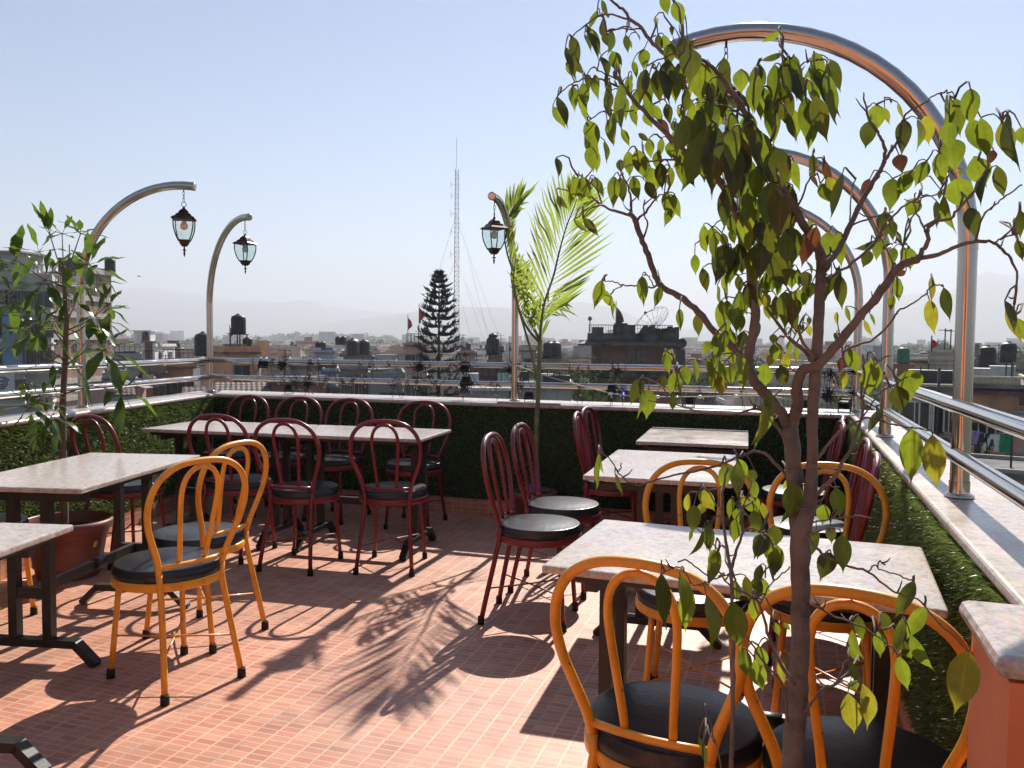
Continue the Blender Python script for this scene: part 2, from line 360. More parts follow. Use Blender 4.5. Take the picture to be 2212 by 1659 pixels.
# ------------------------------------------------------------ railings, arched lamp posts, lanterns
def arc_profile(extra=10):
    pts=[(0,0),(0,.3),(0,.6),(0,.785)]
    for i in range(1,19):
        a=R_(180-i*(90+extra)/18); pts.append((.70+.70*math.cos(a), .785+.70*math.sin(a)))
    return pts
def make_post(extra=8):
    root=empty('arched_lamp_post',(0,0,.883)); prof=arc_profile(extra)
    mb=MB(); mb.tube([(x,0,z) for x,z in prof],.028,16,cap=False); mb.build('pole',M['steel'],root)
    mb=MB(); mb.lathe([(.0,.014),(.034,.014),(.043,.008),(.043,0),(0,0)],24); mb.lathe([(.03,.05),(.0305,.012)],20); mb.build('base_flange',M['steel'],root)
    x,z=prof[-1]; x0,z0=prof[-2]; d=Vector((x-x0,0,z-z0)).normalized()
    mb=MB(); e=Vector((x,0,z)); mb.tube([e-d*.004,e+d*.008,e+d*.012],[.0295,.0295,.02],16); mb.tube([e+d*.011,e+d*.016],.006,8); mb.build('end_cap',M['steel'],root)
    mb=MB(); mb.tube([(0,0,.76),(0,0,.79)],.0292,16,cap=False); mb.build('weld_sleeve',M['steel'],root)
    mb=MB(); mb.tube([(.73,0,.785+.70-.028),(.73,0,.785+.70-.045)],.004,6); mb.build('hook',M['bronze'],root)
    return root
def make_lantern():   # origin at the top of its chain
    root=empty('hanging_lantern')
    mb=MB()
    for i in range(3):
        z=-.012-.022*i; th=i%2
        pts=[]
        for k in range(12):
            a=2*math.pi*k/12; x=.007*math.cos(a); zz=.0145*math.sin(a)
            pts.append((x*(1-th),x*th,z+zz))
        mb.tube(pts,.0017,5,closed=True)
    mb.build('chain',M['bronze'],root)
    mb=MB(); mb.tube([(.0165*math.cos(2*math.pi*k/16),0,-.084+.0165*math.sin(2*math.pi*k/16)) for k in range(16)],.0024,6,closed=True)
    mb.build('ring',M['bronze'],root)
    q=math.sqrt(2); rot=math.pi/4+.35
    def sq(mb,prof,mi=0): mb.lathe([(r*q,z) for r,z in prof],4,mi=mi,smooth=False,rot=rot)
    mb=MB(); sq(mb,[(.0,-.10),(.006,-.101),(.008,-.112),(.016,-.118),(.026,-.128),(.033,-.142),(.034,-.147),(.045,-.150),(.049,-.160),(.05,-.164),(.062,-.168),(.074,-.180),(.074,-.184),(.058,-.187),(0,-.187)])
    mb.build('cap',M['bronze'],root)
    prof=[(.060,-.187),(.062,-.205),(.060,-.235),(.055,-.265),(.046,-.295),(.035,-.322)]
    mb=MB(); sq(mb,[(r*.97,z) for r,z in prof]); mb.build('glass',M['glass'],root)
    for k in range(4):
        a=rot+k*math.pi/2; mb=MB()
        mb.tube([(r*q*math.cos(a),r*q*math.sin(a),z) for r,z in prof],.0042,6); mb.build('rib',M['bronze'],root)
    mb=MB(); sq(mb,[(.0,-.318),(.038,-.318),(.038,-.326),(.030,-.332),(.026,-.345),(.018,-.356),(.018,-.360),(0,-.360)]); mb.build('base',M['bronze'],root)
    mb=MB(); mb.lathe([(.005,-.360),(.006,-.372),(.004,-.378),(.013,-.383),(.013,-.387),(.004,-.390),(.007,-.405),(.005,-.42),(.0,-.432)],10); mb.build('finial',M['bronze'],root)
    mb=MB(); mb.lathe([(0,-.187),(.012,-.19),(.013,-.20),(.022,-.215),(.026,-.228),(.021,-.245),(0,-.255)],14); mb.build('bulb',M['bulb'],root)
    return root
lw=math.atan2(ln.y,ln.x)+math.pi           # inward from the left wall
posts=[((-4.525,4.42),lw,'curved steel lamp post on the left wall, nearest of the left side','arched'),
       ((-4.93,6.25),R_(-29),'curved steel lamp post standing on the back left corner of the parapet',''),
       ((-2.05,6.27),R_(-84),'curved steel lamp post in the middle of the back wall leaning towards the viewer',''),
       ((.470,6.33),R_(180),'farthest of the three tall arches on the right, at the back right corner',''),
       ((.484,4.62),R_(180),'middle one of the three tall steel arches rising from the right wall',''),
       ((.516,2.86),R_(180),'nearest and largest steel arch, rising from the right wall beside the tree','')]
lab=['hanging bronze lantern at the left edge, largest on the left side','bronze lantern hanging over the back left corner','bronze lantern hanging near the palm from the middle post','bronze lantern under the farthest right arch behind the leaves','bronze lantern under the middle right arch behind the leaves','bronze lantern under the nearest right arch among the ficus leaves']
pp=make_post(); pp2=make_post(17); lp0=make_lantern()
for i,((x,y),rz,lb,_) in enumerate(posts):
    o=pp if i==0 else (pp2 if i==3 else copy_tree(pp if i<3 else pp2)); o.location=(x,y,.883); o.rotation_euler=(0,0,rz); tag(o,lb,'lamp post','arched steel lamp posts round the terrace')
    l=lp0 if i==0 else copy_tree(lp0); q=Vector((math.cos(rz),math.sin(rz)))*.73
    l.location=(x+q.x,y+q.y,.883+.785+.70-.040); l.rotation_euler=(0,0,rz+.2*i); tag(l,lab[i],'lantern','bronze lanterns hanging from the lamp posts')
def railing(label,a,b,posts_):
    root=empty('railing',(*a,.883),label=label,cat='railing')
    for z in (.283,.131):
        mb=MB(); n=max(2,int((Vector(b)-Vector(a)).length/.3)); r=random.Random(int(z*1000)); P=[]
        for i in range(n+1):
            t=i/n; P.append(((b[0]-a[0])*t,(b[1]-a[1])*t,z+r.uniform(-.0008,.0008)))
        mb.tube(P,.0235,14,cap=True); mb.build('rail',M['steel'],root)
P0=[p[0] for p in posts]
railing('twin steel rails along the back wall, wound with dark wires',(P0[1][0]+.02,6.262),(P0[3][0]-.02,6.315),None)
e=Vector(P0[0])-(Vector(P0[1])-Vector(P0[0]))*1.9
railing('twin steel rails along the left wall',(e.x,e.y),(P0[1][0],P0[1][1]-.02),None)
railing('thick twin steel rails along the right wall',(.525,.3),(.470,6.31),None)
# ------------------------------------------------------------ chairs
def make_chair(kind, mat):
    t=empty('bistro_chair')
    hoop=[]
    # rear leg up to the kink, flaring round the hoop and down the other side
    for s in (-1,1):
        mb=MB(); pts=[(s*.165,-.195,.015),(s*.155,-.175,.12),(s*.143,-.148,.25),(s*.134,-.125,.36),(s*.131,-.113,.42),(s*.135,-.113,.465)]
        mb.tube(pts,.0122,10); lg=mb.build('leg',mat,t)
        mb=MB(); mb.lathe([(0,-.002),(.0172,-.002),(.0165,.03),(.0148,.038),(.012,.038)],12,(s*.165,-.195,0)); mb.build('rubber_foot',M['rubber'],lg)
        mb=MB(); mb.tube([(s*.160,.205,.015),(s*.150,.195,.15),(s*.138,.180,.34),(s*.134,.176,.415)],.0115,10); lg=mb.build('leg',mat,t)
        mb=MB(); mb.lathe([(0,-.002),(.0167,-.002),(.016,.03),(.0143,.038),(.0115,.038)],12,(s*.160,.205,0)); mb.build('rubber_foot',M['rubber'],lg)
    def lean(z): return -.113-(z-.465)*.205
    P=[]; half=[(.135,.465),(.147,.52),(.170,.58),(.193,.64),(.204,.69),(.2065,.73),(.200,.775),(.181,.82),(.150,.855),(.105,.880),(.055,.891),(0,.894)]
    def smooth(h,k=3):
        out=[]
        for i in range(len(h)-1):
            p0=h[max(i-1,0)];p1=h[i];p2=h[i+1];p3=h[min(i+2,len(h)-1)]
            for j in range(k):
                u=j/k; out.append(tuple(.5*((2*b)+(-a+c)*u+(2*a-5*b+4*c-d)*u*u+(-a+3*b-3*c+d)*u**3) for a,b,c,d in zip(p0,p1,p2,p3)))
        out.append(h[-1]); return out
    h=smooth(half); h2=[(-x,z) for x,z in h]+[(x,z) for x,z in h[::-1][1:]]
    mb=MB(); mb.tube([(x,lean(z),z) for x,z in h2],.0122,12); mb.build('back_hoop',mat,t)
    inn=[(.055,.492),(.060,.56),(.068,.64),(.075,.72),(.077,.77),(.070,.815),(.052,.848),(.026,.866),(0,.871)]
    h=smooth(inn); h2=[(-x,z) for x,z in h]+[(x,z) for x,z in h[::-1][1:]]
    mb=MB(); mb.tube([(x,lean(z),z) for x,z in h2],.0098,10); mb.build('inner_hoop',mat,t)
    mb=MB(); mb.tube([(-.138,lean(.49),.492),(-.07,lean(.49)-.012,.492),(0,lean(.49)-.016,.492),(.07,lean(.49)-.012,.492),(.138,lean(.49),.492)],.0098,10); mb.build('back_bar',mat,t)
    n=40; cy=.050
    mb=MB(); mb.lathe([(.192,.396),(.207,.396),(.2095,.401),(.2095,.424),(.207,.429),(.192,.429)],n,(0,cy,0)); mb.build('seat_ring',mat,t)
    mb=MB(); mb.lathe([(0,.418),(.19,.418),(.202,.424),(.207,.438),(.206,.456),(.199,.466),(.200,.4705),(.1965,.474),(.191,.474),(.150,.4805),(.08,.485),(0,.4865)],n,(0,cy,0)); mb.build('seat',M['vinyl'],t)
    for s in (-1,1):
        mb=MB(); z=.165+.006*s; k=.0; mb.tube([(s*.151,-.167,z),(0,.012,z-.004*s),(-s*.149,.194,z)],.0042,6); mb.build('cross_brace',mat,t)
    return t
CO=make_chair('orange',M['orange']); CM=make_chair('maroon',M['maroon'])
first={'o':True,'m':True}
def chair(c,x,y,deg,label,group):
    src=CO if c=='o' else CM
    o=src if first[c] else copy_tree(src); first[c]=False
    o.location=(x,y,0); o.rotation_euler=(0,0,R_(deg)); tag(o,label,'chair',group)
GO='orange bistro chairs'; GM='maroon bistro chairs'
chair('o',-.245,1.90,-11,'orange chair seen from behind at the near table, left one of the front pair',GO)
chair('o',.165,1.83,-12,'orange chair at the bottom right, directly behind the ficus trunk',GO)
chair('o',-.300,3.07,182,'orange chair on the far side of the near right table, facing the viewer, left one',GO)
chair('o',.150,3.17,178,'orange chair on the far side of the near right table, close to the right wall',GO)
chair('o',-2.285,2.675,71.5,'orange chair standing alone in the sun at left, seen from behind',GO)
chair('o',-2.50,3.13,84,'orange chair beside the lone one, side on, tucked to the left middle table',GO)
chair('o',-3.70,2.95,-100,'orange chair at the left edge half hidden under the left tables',GO)
chair('m',-1.18,3.86,-86,'maroon chair facing right in the middle of the floor, nearer of the pair',GM)
chair('m',-1.20,4.38,-88,'maroon chair facing right, behind its twin in the middle of the floor',GM)
chair('m',-1.09,5.27,-84,'maroon chair facing right at the left end of the farthest table, nearer one',GM)
chair('m',-1.13,5.70,-93,'maroon chair facing right at the left end of the farthest table, against the back wall',GM)
chair('m',.165,3.76,88,'maroon chair facing left by the right wall, nearest of the four there',GM)
chair('m',.175,4.30,91,'maroon chair facing left by the right wall, second of the four',GM)
chair('m',.120,5.28,93,'maroon chair facing left at the farthest table, third along the right wall',GM)
chair('m',.150,5.72,88,'maroon chair facing left in the back right corner',GM)
chair('m',-3.86,4.05,-10,'maroon chair seen from behind beside the umbrella tree pot, leftmost of the front row',GM)
chair('m',-3.28,4.38,4,'maroon chair of the front row at the long table, second from the left',GM)
chair('m',-2.75,4.30,4,'maroon chair of the front row at the long table, third from the left',GM)
chair('m',-2.225,4.46,13,'maroon chair of the front row at the long table, rightmost, in full view',GM)
for x,a,nm in ((-4.17,176,'maroon chair behind the long table in the back left corner'),(-3.68,181,'maroon chair behind the long table, second from the left corner'),(-3.235,178,'maroon chair behind the long table, third from the left corner'),(-2.575,186,'maroon chair behind the long table, rightmost at its right end')):
    chair('m',x,5.56,a,nm,GM)
# ------------------------------------------------------------ tables: long axis = local x
def make_table(L,W,gap=.0):
    t=empty('cafe_table')
    mb=MB(); mb.box((0,0,.749),(L,W,.022)); mb.build('granite_top',M['granite'],t,bevel=.006)
    mb=MB()
    for s in (-1,1):
        mb.bar((-L/2+.04,s*(W/2-.06),.726),(L/2-.04,s*(W/2-.06),.726),.03,.022)
    mb.build('top_frame',M['iron'],t)
    for s in (-1,1):
        x=s*(L/2-.12); mb=MB()
        for q in (-1,1): mb.bar((x,q*.075,.095),(x,q*.075,.715),.038,.038,up=(1,0,0))
        mb.bar((x,-.056,.30),(x,.056,.30),.03,.045)
        mb.bar((x,-W/2+.06,.7),(x,W/2-.06,.7),.035,.03)
        lg=mb.build('leg_frame',M['iron'],t)
        mb=MB(); mb.bar((x,-.20,.093),(x,.20,.093),.045,.032)
        for q in (-1,1): mb.bar((x,q*.19,.095),(x,q*.275,.012),.045,.03); mb.bar((x,q*.273,.006),(x,q*.273,.024),.03,.03,up=(0,1,0))
        mb.build('foot_beam',M['iron'],lg)
    mb=MB(); mb.bar((-L/2+.135,0,.30),(L/2-.135,0,.30),.026,.045); mb.tube([(0.04,0,.30),(.12,0,.30)],.027,10); mb.build('stretcher',M['iron'],t)
    return t
tabs=[(.965,.63,(-.108,2.385),-3.0,'near right granite table with two orange chairs on each side'),
      (.96,.65,(-.545,4.09),91.8,'sunlit middle table on the right between two pairs of maroon chairs'),
      (.90,.66,(-.550,5.46),92.5,'farthest table, standing by the back wall on the right'),
      (.97,.61,(-2.60,4.84),4.2,'right half of the long table by the back wall'),
      (.97,.61,(-3.585,4.77),4.2,'left half of the long table by the back wall'),
      None,None]
u2=Vector((math.cos(R_(102.5)),math.sin(R_(102.5)))); w2=Vector((-u2.y,u2.x))
c2=Vector((-2.626,2.547))+u2*.5+w2*.30
tabs[5]=(1.0,.60,(c2.x,c2.y),102.5,'left middle table beside the lone orange chair')
u1=Vector((math.cos(R_(103.5)),math.sin(R_(103.5)))); w1=Vector((-u1.y,u1.x)); c1=Vector((-2.141,2.05))-u1*.5+w1*.31
tabs[6]=(1.0,.62,(c1.x,c1.y),103.5,'nearest table at the left edge, only its corner in view')
for L,W,(x,y),a,lb in tabs:
    t=make_table(L,W); t.location=(x,y,0); t.rotation_euler=(0,0,R_(a)); tag(t,lb,'table','granite topped cafe tables')
# ------------------------------------------------------------ ficus in the foreground
# limbs and leaves are written as picture measurements (2212 wide) and stood at their own distance from the eye
def catmull(pts, k=4):
    out=[]
    for i in range(len(pts)-1):
        p0=pts[max(i-1,0)];p1=pts[i];p2=pts[i+1];p3=pts[min(i+2,len(pts)-1)]
        for j in range(k):
            u=j/k; out.append(tuple(.5*((2*b)+(-a+c)*u+(2*a-5*b+4*c-d)*u*u+(-a+3*b-3*c+d)*u**3) for a,b,c,d in zip(p0,p1,p2,p3)))
    out.append(pts[-1]); return out
TD=1.28
limbs=[ # points (x,y), distance start/end, width in px start/end
 ([(1722,1760),(1712,1659),(1722,1518),(1728,1400),(1730,1300),(1729,1200),(1733,1146),(1748,1085),(1755,999),(1754,909),(1760,830),(1766,740),(1770,657),(1774,590),(1775,550)],TD,TD,46,24),
 ([(1727,1230),(1722,1130),(1716,1022),(1712,977),(1706,921)],TD+.01,TD+.04,36,32),
 ([(1706,925),(1690,895),(1667,866),(1645,842),(1628,822),(1617,782),(1626,727),(1631,671),(1622,600),(1612,540),(1592,465),(1562,403),(1530,372),(1499,347)],TD+.04,TD+.02,26,15),
 ([(1708,921),(1722,880),(1722,830),(1735,800),(1765,790),(1782,774),(1818,735),(1860,680),(1902,630),(1938,580),(1965,566),(1982,560)],TD+.04,TD-.1,26,16),
 ([(1757,796),(1740,760),(1700,725),(1672,690),(1650,655),(1630,620)],TD+.02,TD+.1,11,4),
 ([(1762,775),(1735,740),(1722,700),(1712,660),(1700,620)],TD,TD-.07,9,4),
 ([(1982,560),(1990,545),(2004,524),(2003,497),(2022,478),(2052,472),(2075,445),(2101,417),(2112,395),(2124,378)],TD-.1,TD-.16,12,3.5),
 ([(1982,560),(2027,549),(2068,532),(2110,521),(2146,524),(2171,546),(2193,577),(2197,624),(2191,657),(2186,690)],TD-.1,TD-.22,11,3),
 ([(2108,519),(2122,469),(2156,437),(2180,418),(2209,399)],TD-.16,TD-.2,5,2.5),
 ([(2146,524),(2175,512),(2199,503)],TD-.18,TD-.2,4,2),
 ([(1634,812),(1600,770),(1575,742),(1545,718),(1509,674),(1476,646),(1434,621),(1420,604),(1406,568),(1392,532),(1378,495),(1370,472),(1362,462)],TD+.06,TD+.22,17,11),
 ([(1368,468),(1335,458),(1308,448),(1290,435),(1273,424),(1250,416),(1232,413),(1206,406)],TD+.22,TD+.3,7,2.5),
 ([(1300,442),(1288,410),(1272,392),(1255,380),(1250,370)],TD+.24,TD+.3,4,2.5),
 ([(1364,466),(1363,448),(1362,425),(1355,400),(1345,380)],TD+.22,TD+.2,7,3),
 ([(1372,480),(1395,458),(1416,430),(1425,420),(1440,421)],TD+.2,TD+.1,6,2.5),
 ([(1388,520),(1398,485),(1390,455),(1392,430)],TD+.2,TD+.14,5,3),
 ([(1499,347),(1447,295),(1402,250),(1360,208),(1340,174),(1325,155)],TD+.02,TD+.1,13,6),
 ([(1499,347),(1450,345),(1400,349),(1350,360)],TD+.02,TD+.1,6,2.5),
 ([(1499,347),(1480,290),(1478,240),(1480,190),(1478,130),(1476,85),(1470,50)],TD+.02,TD-.02,7,3),
 ([(1775,560),(1760,520),(1737,486),(1707,434),(1670,365),(1648,330),(1614,257),(1593,215),(1562,174),(1545,150),(1517,128)],TD,TD-.06,22,7),
 ([(1517,128),(1490,118),(1455,118),(1420,130),(1400,142)],TD-.06,TD+.02,5,2.5),
 ([(1614,257),(1580,235),(1545,222),(1525,226)],TD-.03,TD+.02,5,3),
 ([(1440,122),(1412,95),(1385,60),(1362,42),(1345,20),(1322,2),(1300,-25)],TD+.02,TD+.08,10,5),
 ([(1364,45),(1330,34),(1300,32),(1270,50),(1240,75),(1234,82)],TD+.06,TD+.14,5,2.5),
 ([(1385,62),(1345,62),(1320,63),(1310,68)],TD+.05,TD+.1,4,2),
 ([(1345,175),(1320,165),(1298,155),(1290,152)],TD+.1,TD+.14,4,2),
 ([(1340,190),(1300,172),(1265,170),(1235,182),(1210,200)],TD+.1,TD+.16,5,2.5),
 ([(1385,235),(1340,240),(1310,238),(1285,252),(1270,262)],TD+.08,TD+.14,4,2),
 ([(1400,250),(1420,265),(1435,280)],TD+.07,TD+.05,4,2),
 ([(1648,330),(1672,290),(1675,240),(1672,200),(1685,150),(1700,125)],TD-.02,TD-.1,8,3),
 ([(1672,210),(1700,190),(1730,140),(1760,130),(1775,128)],TD-.06,TD-.1,5,2.5),
 ([(1775,580),(1800,555),(1824,514),(1862,434),(1893,382),(1906,360),(1910,347),(1912,325),(1903,300),(1893,280),(1879,262),(1869,225),(1865,200)],TD,TD+.04,15,3),
 ([(1908,350),(1925,325),(1935,312),(1946,270),(1959,246),(1980,232),(1997,222),(2025,203),(2039,201)],TD+.02,TD-.05,7,2.5),
 ([(1837,490),(1870,475),(1900,465),(1930,455)],TD,TD-.05,5,2.5),
 ([(1722,452),(1742,400),(1760,365),(1780,350)],TD,TD+.06,5,2.5),
 ([(1836,486),(1838,430),(1840,405),(1850,382)],TD,TD+.05,3.5,2),
 ([(1790,600),(1830,576),(1880,535),(1905,495),(1931,465),(1966,437),(2000,425),(2031,417)],TD-.02,TD-.12,7,3),
 ([(1945,575),(1950,530),(1965,480),(1985,450),(1990,425)],TD-.08,TD-.04,5,2.5),
 ([(2004,510),(1985,470),(1975,440),(1978,418)],TD-.12,TD-.1,5,2.5),
 ([(1820,760),(1850,745),(1888,732),(1930,688),(1942,670),(1958,663),(1994,641),(2007,624),(2020,616),(2035,618)],TD,TD-.08,6,2.5),
 ([(1930,600),(1925,560),(1905,520),(1893,490)],TD-.06,TD-.02,5,2.5),
 ([(1910,625),(1900,650),(1875,665)],TD-.03,TD,4,2),
 ([(1423,612),(1410,622),(1392,618),(1370,617),(1345,616),(1327,609),(1309,607),(1300,604)],TD+.17,TD+.24,5,2.2),
 ([(1345,616),(1328,626),(1320,636)],TD+.22,TD+.24,3,2),
 ([(1412,618),(1404,600),(1395,594),(1390,595)],TD+.17,TD+.18,3,2),
 ([(1706,962),(1680,925),(1656,893),(1635,876),(1628,882)],TD+.03,TD+.04,11,5),
 ([(1650,890),(1629,883),(1600,892),(1573,895),(1530,893),(1490,883),(1460,873),(1434,869),(1400,864)],TD+.04,TD+.08,6,2.5),
 ([(1440,871),(1440,850),(1425,832),(1408,822),(1388,816)],TD+.07,TD+.07,4,2.2),
 ([(1475,876),(1470,840),(1460,800),(1455,770),(1460,750)],TD+.06,TD+.05,4,2.2),
 ([(1630,780),(1590,765),(1560,762),(1550,770)],TD+.05,TD,5,2.5),
 ([(1626,740),(1600,752),(1575,770),(1560,790)],TD+.05,TD-.02,5,2.5),
 ([(1708,1050),(1698,1026),(1673,999),(1660,984),(1646,979),(1630,975),(1594,988),(1560,1002),(1526,1012),(1470,1024),(1418,1035),(1385,1047),(1355,1039),(1337,1022),(1314,989),(1299,978),(1292,978)],TD+.03,TD+.12,8,2.2),
 ([(1335,1020),(1340,1012),(1343,1002)],TD+.12,TD+.12,2.5,1.2),
 ([(1745,1085),(1770,1062),(1802,1031),(1820,999),(1842,961),(1860,909),(1865,880),(1862,840),(1866,790),(1862,768)],TD,TD-.1,12,4),
 ([(1760,1000),(1785,965),(1809,938),(1835,922),(1860,907),(1885,903),(1921,914),(1955,920),(1985,925),(2005,930)],TD,TD-.2,8,3),
 ([(1860,905),(1885,870),(1900,850),(1930,830),(1960,815)],TD-.1,TD-.14,4,2.5),
 ([(1865,860),(1880,800),(1900,780),(1925,765)],TD-.09,TD-.12,4,2.5),
 ([(1700,960),(1685,930),(1655,880),(1690,840)],TD,TD-.04,5,2),
 ([(1565,1800),(1572,1740),(1580,1659),(1583,1488),(1583,1396),(1581,1274),(1576,1225),(1567,1168),(1560,1089),(1563,1050),(1571,1010)],TD-.12,TD-.02,12,5),
 ([(1581,1225),(1592,1190),(1605,1146),(1601,1100),(1596,1078),(1592,1040)],TD-.05,TD-.06,7,3.5),
 ([(1605,1150),(1622,1140),(1640,1150),(1655,1165)],TD-.05,TD-.07,4,2.5),
 ([(1560,1100),(1545,1090),(1530,1062),(1526,1055)],TD-.03,TD,4,2.5),
 ([(1716,1480),(1695,1450),(1678,1418),(1658,1365),(1641,1305),(1610,1282),(1580,1268),(1555,1235),(1535,1215)],TD-.02,TD-.1,9,3),
 ([(1700,1560),(1690,1480),(1650,1430),(1610,1370),(1590,1320)],TD-.03,TD-.1,7,3),
 ([(1565,1240),(1540,1250),(1500,1222),(1480,1210),(1465,1215)],TD-.08,TD-.06,4,2),
 ([(1545,1248),(1500,1265),(1470,1225),(1440,1232),(1430,1240)],TD-.08,TD-.02,3.5,2),
 ([(1641,1305),(1665,1262),(1690,1240),(1706,1225)],TD-.06,TD-.03,4,2.5),
 ([(1738,1150),(1770,1190),(1800,1210),(1834,1224),(1874,1235),(1926,1274),(1951,1286),(1990,1299),(2018,1335),(2064,1378),(2091,1405)],TD,TD-.14,7,2.5),
 ([(1874,1235),(1890,1222),(1905,1232),(1940,1242),(1960,1250),(1972,1255)],TD-.06,TD-.08,3,1.6),
 ([(1895,1225),(1900,1212),(1912,1220)],TD-.06,TD-.06,2.4,1.2),
 ([(1732,1290),(1746,1302),(1807,1332),(1865,1355),(1911,1387),(1932,1402),(1940,1420)],TD,TD-.12,6,3),
 ([(1722,1545),(1746,1528),(1773,1491),(1795,1480),(1819,1470),(1840,1480)],TD,TD-.14,6,2.5),
 ([(1740,1110),(1770,1090),(1785,1060),(1790,1045)],TD-.01,TD-.06,4,2),
 ([(1745,1160),(1775,1145),(1800,1140),(1815,1145)],TD-.01,TD-.08,5,2.5),
 ([(1740,1130),(1800,1120),(1850,1115),(1885,1118)],TD,TD-.05,4,1.6),
 ([(1560,1659),(1545,1600),(1530,1550),(1520,1520)],TD-.12,TD-.16,3,1.8),
]
LV=[]
def LF(x0,y0,k,s,kind=''):
    for row in s.split(';'):
        row=row.strip()
        if not row: continue
        q=row.split(','); a,b,c,d,e=[float(v) for v in q[:5]]
        LV.append((x0+a*k,y0+b*k,x0+c*k,y0+d*k,e*k,(q[5] if len(q)>5 else 'g')))
LF(1152,0,.3472,'425,0,460,110,35;400,60,345,180,40;345,170,415,340,60;320,210,360,320,30;240,225,280,400,70;200,290,265,490,60;240,370,310,460,50;440,200,480,300,60;490,180,465,340,50;490,320,540,455,80;420,350,460,500,50;575,215,590,330,45;595,240,615,305,20;690,305,690,435,75;775,215,790,330,50;810,215,840,340,55;875,10,930,150,85;860,160,865,230,30,y;960,240,960,355,80;620,380,645,490,40;590,480,600,600,50;540,520,540,800,80;480,570,475,685,45;700,430,660,640,80;690,560,740,735,60;765,430,790,640,90;840,370,820,615,110;900,400,905,580,70;1030,380,1040,630,150;860,270,830,430,80;900,310,915,380,60;1110,430,1130,600,60;1190,360,1180,600,85;1290,430,1295,580,100;1410,400,1400,600,65,y;1500,400,1500,640,85;1600,365,1645,610,110,y;1550,335,1415,375,40,y;1540,520,1590,800,120;970,610,975,710,50,y;335,460,350,560,45;385,465,400,620,60;245,535,260,700,65;150,600,215,790,60;120,660,205,800,60;300,610,325,745,45;335,750,400,915,100;460,755,500,905,55;510,690,510,890,60;550,800,600,910,45;655,830,720,880,35;740,650,800,760,60;830,640,850,780,60;690,700,740,790,60;350,910,375,1060,85;385,930,395,1070,60;590,940,600,1090,70;540,990,545,1070,55;640,930,690,1100,90;800,860,785,980,45;850,880,860,990,70;910,980,940,1160,75;790,1010,800,1180,80;850,1035,850,1170,60;730,1040,750,1180,90;620,1100,650,1240,70;500,1095,500,1290,80;540,1100,560,1260,70;700,1130,770,1250,70;280,1100,240,1240,60;300,1095,355,1250,70;370,1115,405,1185,35;405,1120,440,1225,40;150,1220,175,1300,30;165,1225,215,1300,30;840,1205,915,1350,75;865,1270,820,1410,65;310,1355,410,1470,55;1080,640,1100,900,150;1000,650,1010,900,120;1150,790,1100,1215,170;1210,800,1200,1100,120;1290,850,1300,1200,130;1250,900,1250,1250,130;1380,1050,1340,1280,130;1500,910,1530,1200,180;1480,1130,1470,1420,150;1560,1000,1550,1210,90;1200,1160,1190,1420,90;1330,1200,1350,1440,110;1400,1250,1400,1440,100;1590,1140,1600,1400,90;1620,1000,1650,1180,60;1060,1395,1075,1575,60;1110,1410,1130,1560,90;1290,1260,1290,1390,50;1290,1340,1340,1560,100;1200,1520,1160,1700,150;1600,1410,1615,1650,130;1440,1490,1400,1659,120;1500,1570,1500,1750,150;1230,1420,1250,1520,50;1210,640,1210,740,60;940,820,960,920,50;880,810,890,900,50;1350,520,1370,700,70;1430,540,1440,760,90;1480,660,1500,900,100;1000,760,1020,1010,110;1140,650,1150,800,100;755,110,775,150,32,y;1060,640,1085,690,90,b;770,740,850,830,60,b;890,450,880,640,80;720,480,730,640,60;1060,900,1060,1120,110;1130,1000,1110,1200,90;1420,820,1440,1060,110;1350,700,1330,950,100;1240,700,1230,920,90;1180,540,1175,700,60;640,560,640,720,60;560,600,580,740,60;610,660,640,780,50;720,860,730,990,60;680,980,700,1110,70;770,940,770,1060,60;1440,1330,1450,1560,120;1380,1330,1350,1540,100')
LF(1636,0,.3472,'440,365,520,560,90;430,455,480,755,80;345,385,400,580,70;320,430,385,620,110;170,360,245,610,115,y;300,600,320,900,110;740,650,740,810,110;700,750,675,915,100;790,665,820,775,40,y;915,745,900,950,95;1045,720,1065,895,95,y;1000,740,990,930,50;1180,580,1150,840,60;1230,610,1260,840,110;1330,740,1390,940,110;1390,730,1440,990,100,y;1520,755,1580,995,110,y;1560,705,1640,1040,80;1640,790,1650,900,80;1210,865,1230,1060,140;1130,950,1150,1150,90;1345,975,1420,1160,140;1490,1030,1530,1225,80,y;1440,1060,1400,1270,60;1240,1110,1270,1290,160;1320,1290,1360,1470,100,y;1160,1210,1230,1440,60;1115,1250,1115,1410,50;1055,1000,980,1160,90;950,1075,870,1220,90;880,960,900,1080,90,b;840,1110,830,1310,110;1000,1230,930,1350,100;390,1140,465,1265,85,y;530,1080,460,1350,60;420,1000,470,1160,50,b;700,1110,640,1220,50,b;790,1320,800,1480,100;840,1370,840,1500,60;740,1500,600,1545,50;700,1560,660,1659,70;750,1500,740,1620,60;940,1540,930,1650,80;850,1540,830,1659,60;450,1440,420,1600,100;500,1440,520,1650,80;320,1370,330,1450,50;1640,1310,1640,1480,60;1620,1490,1650,1620,60;1140,1180,1130,1240,30;210,1430,230,1600,80;330,1430,280,1650,110,b;1470,930,1440,1030,60,b;180,560,190,760,90;230,680,240,880,80')
